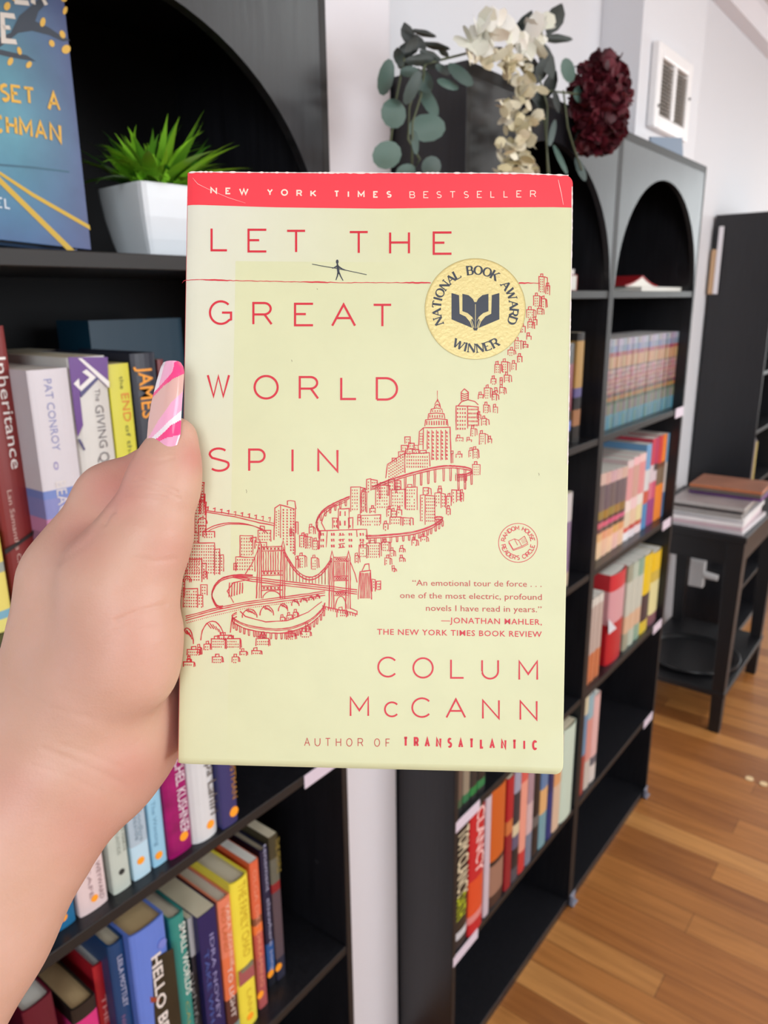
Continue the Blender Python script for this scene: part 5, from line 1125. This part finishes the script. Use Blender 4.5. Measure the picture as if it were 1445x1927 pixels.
palm = [J(200, 1180, .2740, 100), J(205, 1290, .2740, 112), J(150, 1390, .2640, 135)]
arm = [J(150, 1360, .2590, 140), J(96, 1448, .2600, 150), J(24, 1542, .2560, 168), J(-92, 1728, .2470, 188), J(-260, 2000, .2350, 205)]
back = [J(105, 1400, .2660, 128), J(140, 1190, .2720, 108), J(158, 1078, .2740, 92)]
index = [J(158, 1078, .2740, 92), J(222, 950, .2800, 80), J(300, 898, .2890, 60), J(345, 884, .2905, 52), J(480, 850, .2892, 45), J(565, 838, .2880, 40)]
middle = [J(160, 1120, .2860, 75), J(310, 1000, .2925, 52), J(480, 985, .2905, 46), J(575, 978, .2885, 41)]
ring = [J(165, 1190, .2930, 72), J(312, 1110, .2940, 50), J(460, 1100, .2900, 44), J(545, 1094, .2880, 39)]
little = [J(190, 1260, .2960, 64), J(312, 1215, .2930, 43), J(425, 1210, .2885, 38), J(490, 1206, .2870, 34)]
def chain(X, Y, Z, L):
    D = None
    for a, b in zip(L, L[1:]):
        ab = b[:3]-a[:3]; n2 = float(ab@ab)
        t = np.clip(((X-a[0])*ab[0]+(Y-a[1])*ab[1]+(Z-a[2])*ab[2])/n2, 0, 1)
        d = np.sqrt((X-a[0]-ab[0]*t)**2+(Y-a[1]-ab[1]*t)**2+(Z-a[2]-ab[2]*t)**2)-(a[3]+(b[3]-a[3])*t)
        D = d if D is None else smin(D, d, .004)
    return D
def smin(a, b, k):
    h = np.maximum(k-np.abs(a-b), 0)/k; return np.minimum(a, b)-h*h*k*.25
creases = [([J(240, 968, .2340, 0), J(262, 962, .2322, 0), J(292, 960, .2310, 0), J(330, 966, .2330, 0)], .0011, .0012), ([J(246, 980, .2345, 0), J(280, 977, .2320, 0), J(322, 982, .2325, 0)], .0008, .0011), ([J(254, 950, .2350, 0), J(280, 946, .2330, 0)], .0008, .0011),
           ([J(330, 1085, .2440, 0), J(290, 1100, .2330, 0), J(240, 1120, .2290, 0)], .0007, .0016), ([J(345, 1150, .2470, 0), J(300, 1160, .2320, 0), J(180, 1180, .2260, 0)], .0006, .0018),
           ([J(270, 1330, .2430, 0), J(200, 1400, .2370, 0), J(110, 1420, .2310, 0)], .0008, .0030), ([J(220, 1480, .2500, 0), J(120, 1440, .2330, 0), J(20, 1400, .2330, 0)], .0007, .0024)]
def field(X, Y, Z):
    d = smin(chain(X, Y, Z, thumb), chain(X, Y, Z, thenar), .010)
    o = smin(chain(X, Y, Z, arm), chain(X, Y, Z, palm), .020); o = smin(o, chain(X, Y, Z, heel), .012)
    o = smin(o, chain(X, Y, Z, back), .016); o = smin(o, chain(X, Y, Z, index), .010)
    web = chain(X, Y, Z, [J(255, 1045, .2500, 52), J(155, 1095, .2670, 80)]); d = smin(d, web, .016)
    ky = np.interp(-Y, [0, .0206, .040, .054], [.004, .017, .016, .006]); d = smin(d, o, ky)
    f = np.minimum(np.minimum(chain(X, Y, Z, middle), chain(X, Y, Z, ring)), chain(X, Y, Z, little))
    d = smin(d, f, .006)
    for L, dep, w_ in creases:
        c = None
        for a, b in zip(L, L[1:]):
            ab = b[:3]-a[:3]; t = np.clip(((X-a[0])*ab[0]+(Y-a[1])*ab[1]+(Z-a[2])*ab[2])/float(ab@ab), 0, 1)
            q = (X-a[0]-ab[0]*t)**2+(Y-a[1]-ab[1]*t)**2; c = q if c is None else np.minimum(c, q)
        d = d+dep*.5*np.exp(-c/(w_*1.6)**2)*(Z > -.258)
    return d
lo = np.array([-.225, -.225, -.325]); hi = np.array([-.02, .045, -.195])
V, Fq = sdf_mesh(lo, hi, .00115, field)
me = bpy.data.meshes.new('person'); Wv = V@BASIS.T+CAM
me.from_pydata(Wv.tolist(), [], Fq.tolist()); me.update(); me.polygons.foreach_set('use_smooth', [True]*len(me.polygons))
bm = bmesh.new(); bm.from_mesh(me); bmesh.ops.recalc_face_normals(bm, faces=bm.faces)
for _ in range(3): bmesh.ops.smooth_vert(bm, verts=bm.verts, factor=.5, use_axis_x=True, use_axis_y=True, use_axis_z=True)
bmesh.ops.subdivide_edges(bm, edges=[e for e in bm.edges if (np.array(e.verts[0].co)-CAM)@FWD < .262], cuts=1, use_grid_fill=True)
bm.normal_update()
folds = [([(254, 904), (262, 900), (289, 908), (316, 917), (334, 926)], .00042, .00055), ([(248, 914), (276, 914), (305, 922), (338, 938)], .0003, .0005), ([(240, 931), (270, 932), (312, 936)], .00035, .0006), ([(262, 890), (276, 893), (288, 900)], .00025, .0005),
         ([(278, 862), (300, 868), (326, 862)], .0003, .0006), ([(330, 1052), (290, 1056), (252, 1050)], .0003, .0009), ([(218, 1168), (245, 1156), (271, 1148), (310, 1138)], .00045, .0009), ([(190, 1198), (240, 1180), (300, 1172)], .0002, .0008),
         ([(80, 1408), (140, 1432), (193, 1456), (232, 1476)], .0002, .0011), ([(60, 1440), (130, 1462), (190, 1490)], .00013, .0010), ([(110, 1400), (170, 1420), (228, 1444)], .00015, .0010), ([(214, 962), (206, 968), (196, 985)], .0006, .0010), ([(196, 985), (165, 1022), (112, 1058)], .0003, .0014), ([(30, 1290), (90, 1330), (170, 1352)], .0002, .0012)]
PV = np.array([v.co for v in bm.verts])-CAM; dz = PV@FWD; qx = (PV@RT)/dz*F_PX+722.5; qy = -(PV@UP)/dz*F_PX+963.5; nf = np.array([v.normal for v in bm.verts])@FWD; push = np.zeros(len(PV))
for L, dep, w_ in folds:
    c = np.full(len(PV), 1e9); rgx = random.Random(int(L[0][0]))
    for a, b in zip(L, L[1:]):
        ab = (b[0]-a[0], b[1]-a[1]); t = np.clip(((qx-a[0])*ab[0]+(qy-a[1])*ab[1])/(ab[0]**2+ab[1]**2), 0, 1); c = np.minimum(c, (qx-a[0]-ab[0]*t)**2+(qy-a[1]-ab[1]*t)**2)
    s_ = w_*F_PX/.24; push += dep*(np.exp(-c/s_**2)-.35*np.exp(-c/(s_*2.2)**2))
push *= (nf < -.1)
for v, k in zip(bm.verts, push):
    if k: v.co = v.co-v.normal*float(k)
bm.to_mesh(me); bm.free()
me.polygons.foreach_set('use_smooth', [True]*len(me.polygons))
V = (np.array([v.co for v in me.vertices])-CAM)@BASIS
bl_ = np.zeros(len(V)); pxv = V[:, 0]/-V[:, 2]*F_PX+722.5; pyv = -V[:, 1]/-V[:, 2]*F_PX+963.5
for x, y, r_, k in ((368, 860, 34, .8), (215, 920, 60, .75), (240, 880, 50, .6), (150, 1010, 60, .5), (330, 1040, 60, .3), (230, 1220, 110, .25), (170, 1560, 90, .35), (250, 1450, 60, .45), (20, 1500, 90, .3)):
    bl_ = np.maximum(bl_, k*np.exp(-((pxv-x)**2+(pyv-y)**2)/(r_*r_)))
at_ = me.attributes.new('blush', 'FLOAT', 'POINT'); at_.data.foreach_set('value', bl_.astype(np.float32))
def skin():
    m = bpy.data.materials.new('skin'); m.use_nodes = True; nt = m.node_tree; b = nt.nodes['Principled BSDF']; L = nt.links.new
    tc = nt.nodes.new('ShaderNodeTexCoord'); n = nt.nodes.new('ShaderNodeTexNoise'); n.inputs['Scale'].default_value = 55; n.inputs['Detail'].default_value = 5; L(tc.outputs['Object'], n.inputs['Vector'])
    r = nt.nodes.new('ShaderNodeValToRGB'); e = r.color_ramp.elements; e[0].position = .3; e[0].color = lin((206, 163, 141))+(1,); e[1].position = .72; e[1].color = lin((212, 169, 151))+(1,); L(n.outputs[0], r.inputs[0])
    a = nt.nodes.new('ShaderNodeAttribute'); a.attribute_name = 'blush'; mx = nt.nodes.new('ShaderNodeMix'); mx.data_type = 'RGBA'; L(a.outputs['Fac'], mx.inputs[0]); L(r.outputs[0], mx.inputs[6]); mx.inputs[7].default_value = lin((204, 136, 126))+(1,)
    L(mx.outputs[2], b.inputs['Base Color']); b.inputs['Roughness'].default_value = .48; b.inputs['Specular IOR Level'].default_value = .4
    b.inputs['Subsurface Weight'].default_value = .18; b.inputs['Subsurface Radius'].default_value = (1, .35, .2); b.inputs['Subsurface Scale'].default_value = .004
    v = nt.nodes.new('ShaderNodeTexVoronoi'); v.inputs['Scale'].default_value = 1100; L(tc.outputs['Object'], v.inputs['Vector'])
    mp = nt.nodes.new('ShaderNodeMapping'); mp.inputs['Scale'].default_value = (160, 160, 420); L(tc.outputs['Object'], mp.inputs[0]); n2 = nt.nodes.new('ShaderNodeTexNoise'); n2.inputs['Scale'].default_value = 1; n2.inputs['Detail'].default_value = 4; L(mp.outputs[0], n2.inputs['Vector'])
    ad = nt.nodes.new('ShaderNodeMath'); ad.operation = 'MULTIPLY_ADD'; ad.inputs[1].default_value = .25; L(v.outputs['Distance'], ad.inputs[0]); L(n2.outputs[0], ad.inputs[2])
    bp = nt.nodes.new('ShaderNodeBump'); bp.inputs['Strength'].default_value = .16; bp.inputs['Distance'].default_value = .001; L(ad.outputs[0], bp.inputs['Height']); L(bp.outputs[0], b.inputs['Normal'])
    return m
me.materials.append(skin()); ho = bpy.data.objects.new('person', me); COL.objects.link(ho)
tag(ho, 'person seen only as a left forearm and hand gripping the book by its spine', 'person')
# long square-tipped painted thumbnail
ly = [848, 794, 756, 716, 690, 683]; lx = [274.5, 278.6, 284.8, 294.8, 302.6, 306.5]; ry = [846, 817, 784, 754, 701, 690, 683]; rx = [331, 340, 341.2, 343, 346.8, 345, 340.5]
nu, nv = 56, 96; G = []; cls = []
def bez(P, x): return float(np.interp(x, [p[0] for p in P], [p[1] for p in P]))
up_b = {'a': [(0, 739), (.25, 720), (.5, 702), (.62, 682), (1, 676)], 'b': [(0, 748), (.3, 726), (.62, 712), (1, 703)], 'c': [(0, 829), (.35, 786), (.65, 757), (1, 736)], 'd': [(0, 833), (.3, 814), (.6, 794), (.85, 780), (1, 772)], 'e': [(0, 837), (.35, 823), (.7, 800), (1, 790)], 'f': [(0, 840), (.2, 836), (.6, 824), (1, 818)]}
for i in range(nv+1):
    t = i/nv
    row_ = []
    for j in range(nu+1):
        u_ = j/nu; e = 2*u_-1
        yb = 852-4*e*e; yt = 678.5+4*abs(e)**3
        y = yb+(yt-yb)*t
        xl = float(np.interp(-y, [-v for v in ly], lx)); xr = float(np.interp(-y, [-v for v in ry], rx))
        x = xl+(xr-xl)*u_
        dc = .2378+.0072*t-.0012*math.sin(math.pi*t); e2 = (u_-.64+.1*t)/.5; d = dc+.0026*e2*e2
        row_.append((x, y, d))
    G.append(row_)
def nail_class(u_, y):
    if y < bez(up_b['a'], u_): return 0 if u_ > .13+.0*y else 1
    if y < bez(up_b['b'], u_): return 2
    if y < bez(up_b['c'], u_): return 3
    if y < bez(up_b['d'], u_): return 0
    if y < bez(up_b['e'], u_): return 1
    if y < bez(up_b['f'], u_): return 2
    return 4
m = MB(); TH = .0009
for L in (0, 1):
    for row_ in G:
        for x, y, d in row_: m.v.append(tuple(deep(x, y, d+TH*L)))
N = (nu+1)*(nv+1)
for i in range(nv):
    for j in range(nu):
        a = i*(nu+1)+j; q = (a, a+1, a+nu+2, a+nu+1); c = nail_class((j+.5)/nu, (G[i][j][1]+G[i+1][j+1][1])/2)
        m.f.append(q); m.mi.append(c); m.f.append(tuple(N+k for k in q[::-1])); m.mi.append(3)
ringi = [j for j in range(nu)]+[i*(nu+1)+nu for i in range(nv)]+[nv*(nu+1)+j for j in range(nu, 0, -1)]+[i*(nu+1) for i in range(nv, 0, -1)]
for a, b in zip(ringi, ringi[1:]+ringi[:1]): m.f.append((a, b, N+b, N+a)); m.mi.append(3)
def pol(n, c): 
    q = mat(n, c, .12, .5, coat=1.0); q.node_tree.nodes['Principled BSDF'].inputs['Coat Roughness'].default_value = .03; return q
m.build('thumbnail', [pol('polish_light_pink', (246, 172, 206)), pol('polish_white', (244, 232, 240)), pol('polish_hot_pink', (246, 66, 136)), pol('polish_nude', (226, 180, 172)), pol('polish_base_pink', (238, 168, 200))], ho, smooth=True)['label'] = 'long glossy thumbnail with pink and white swirls'
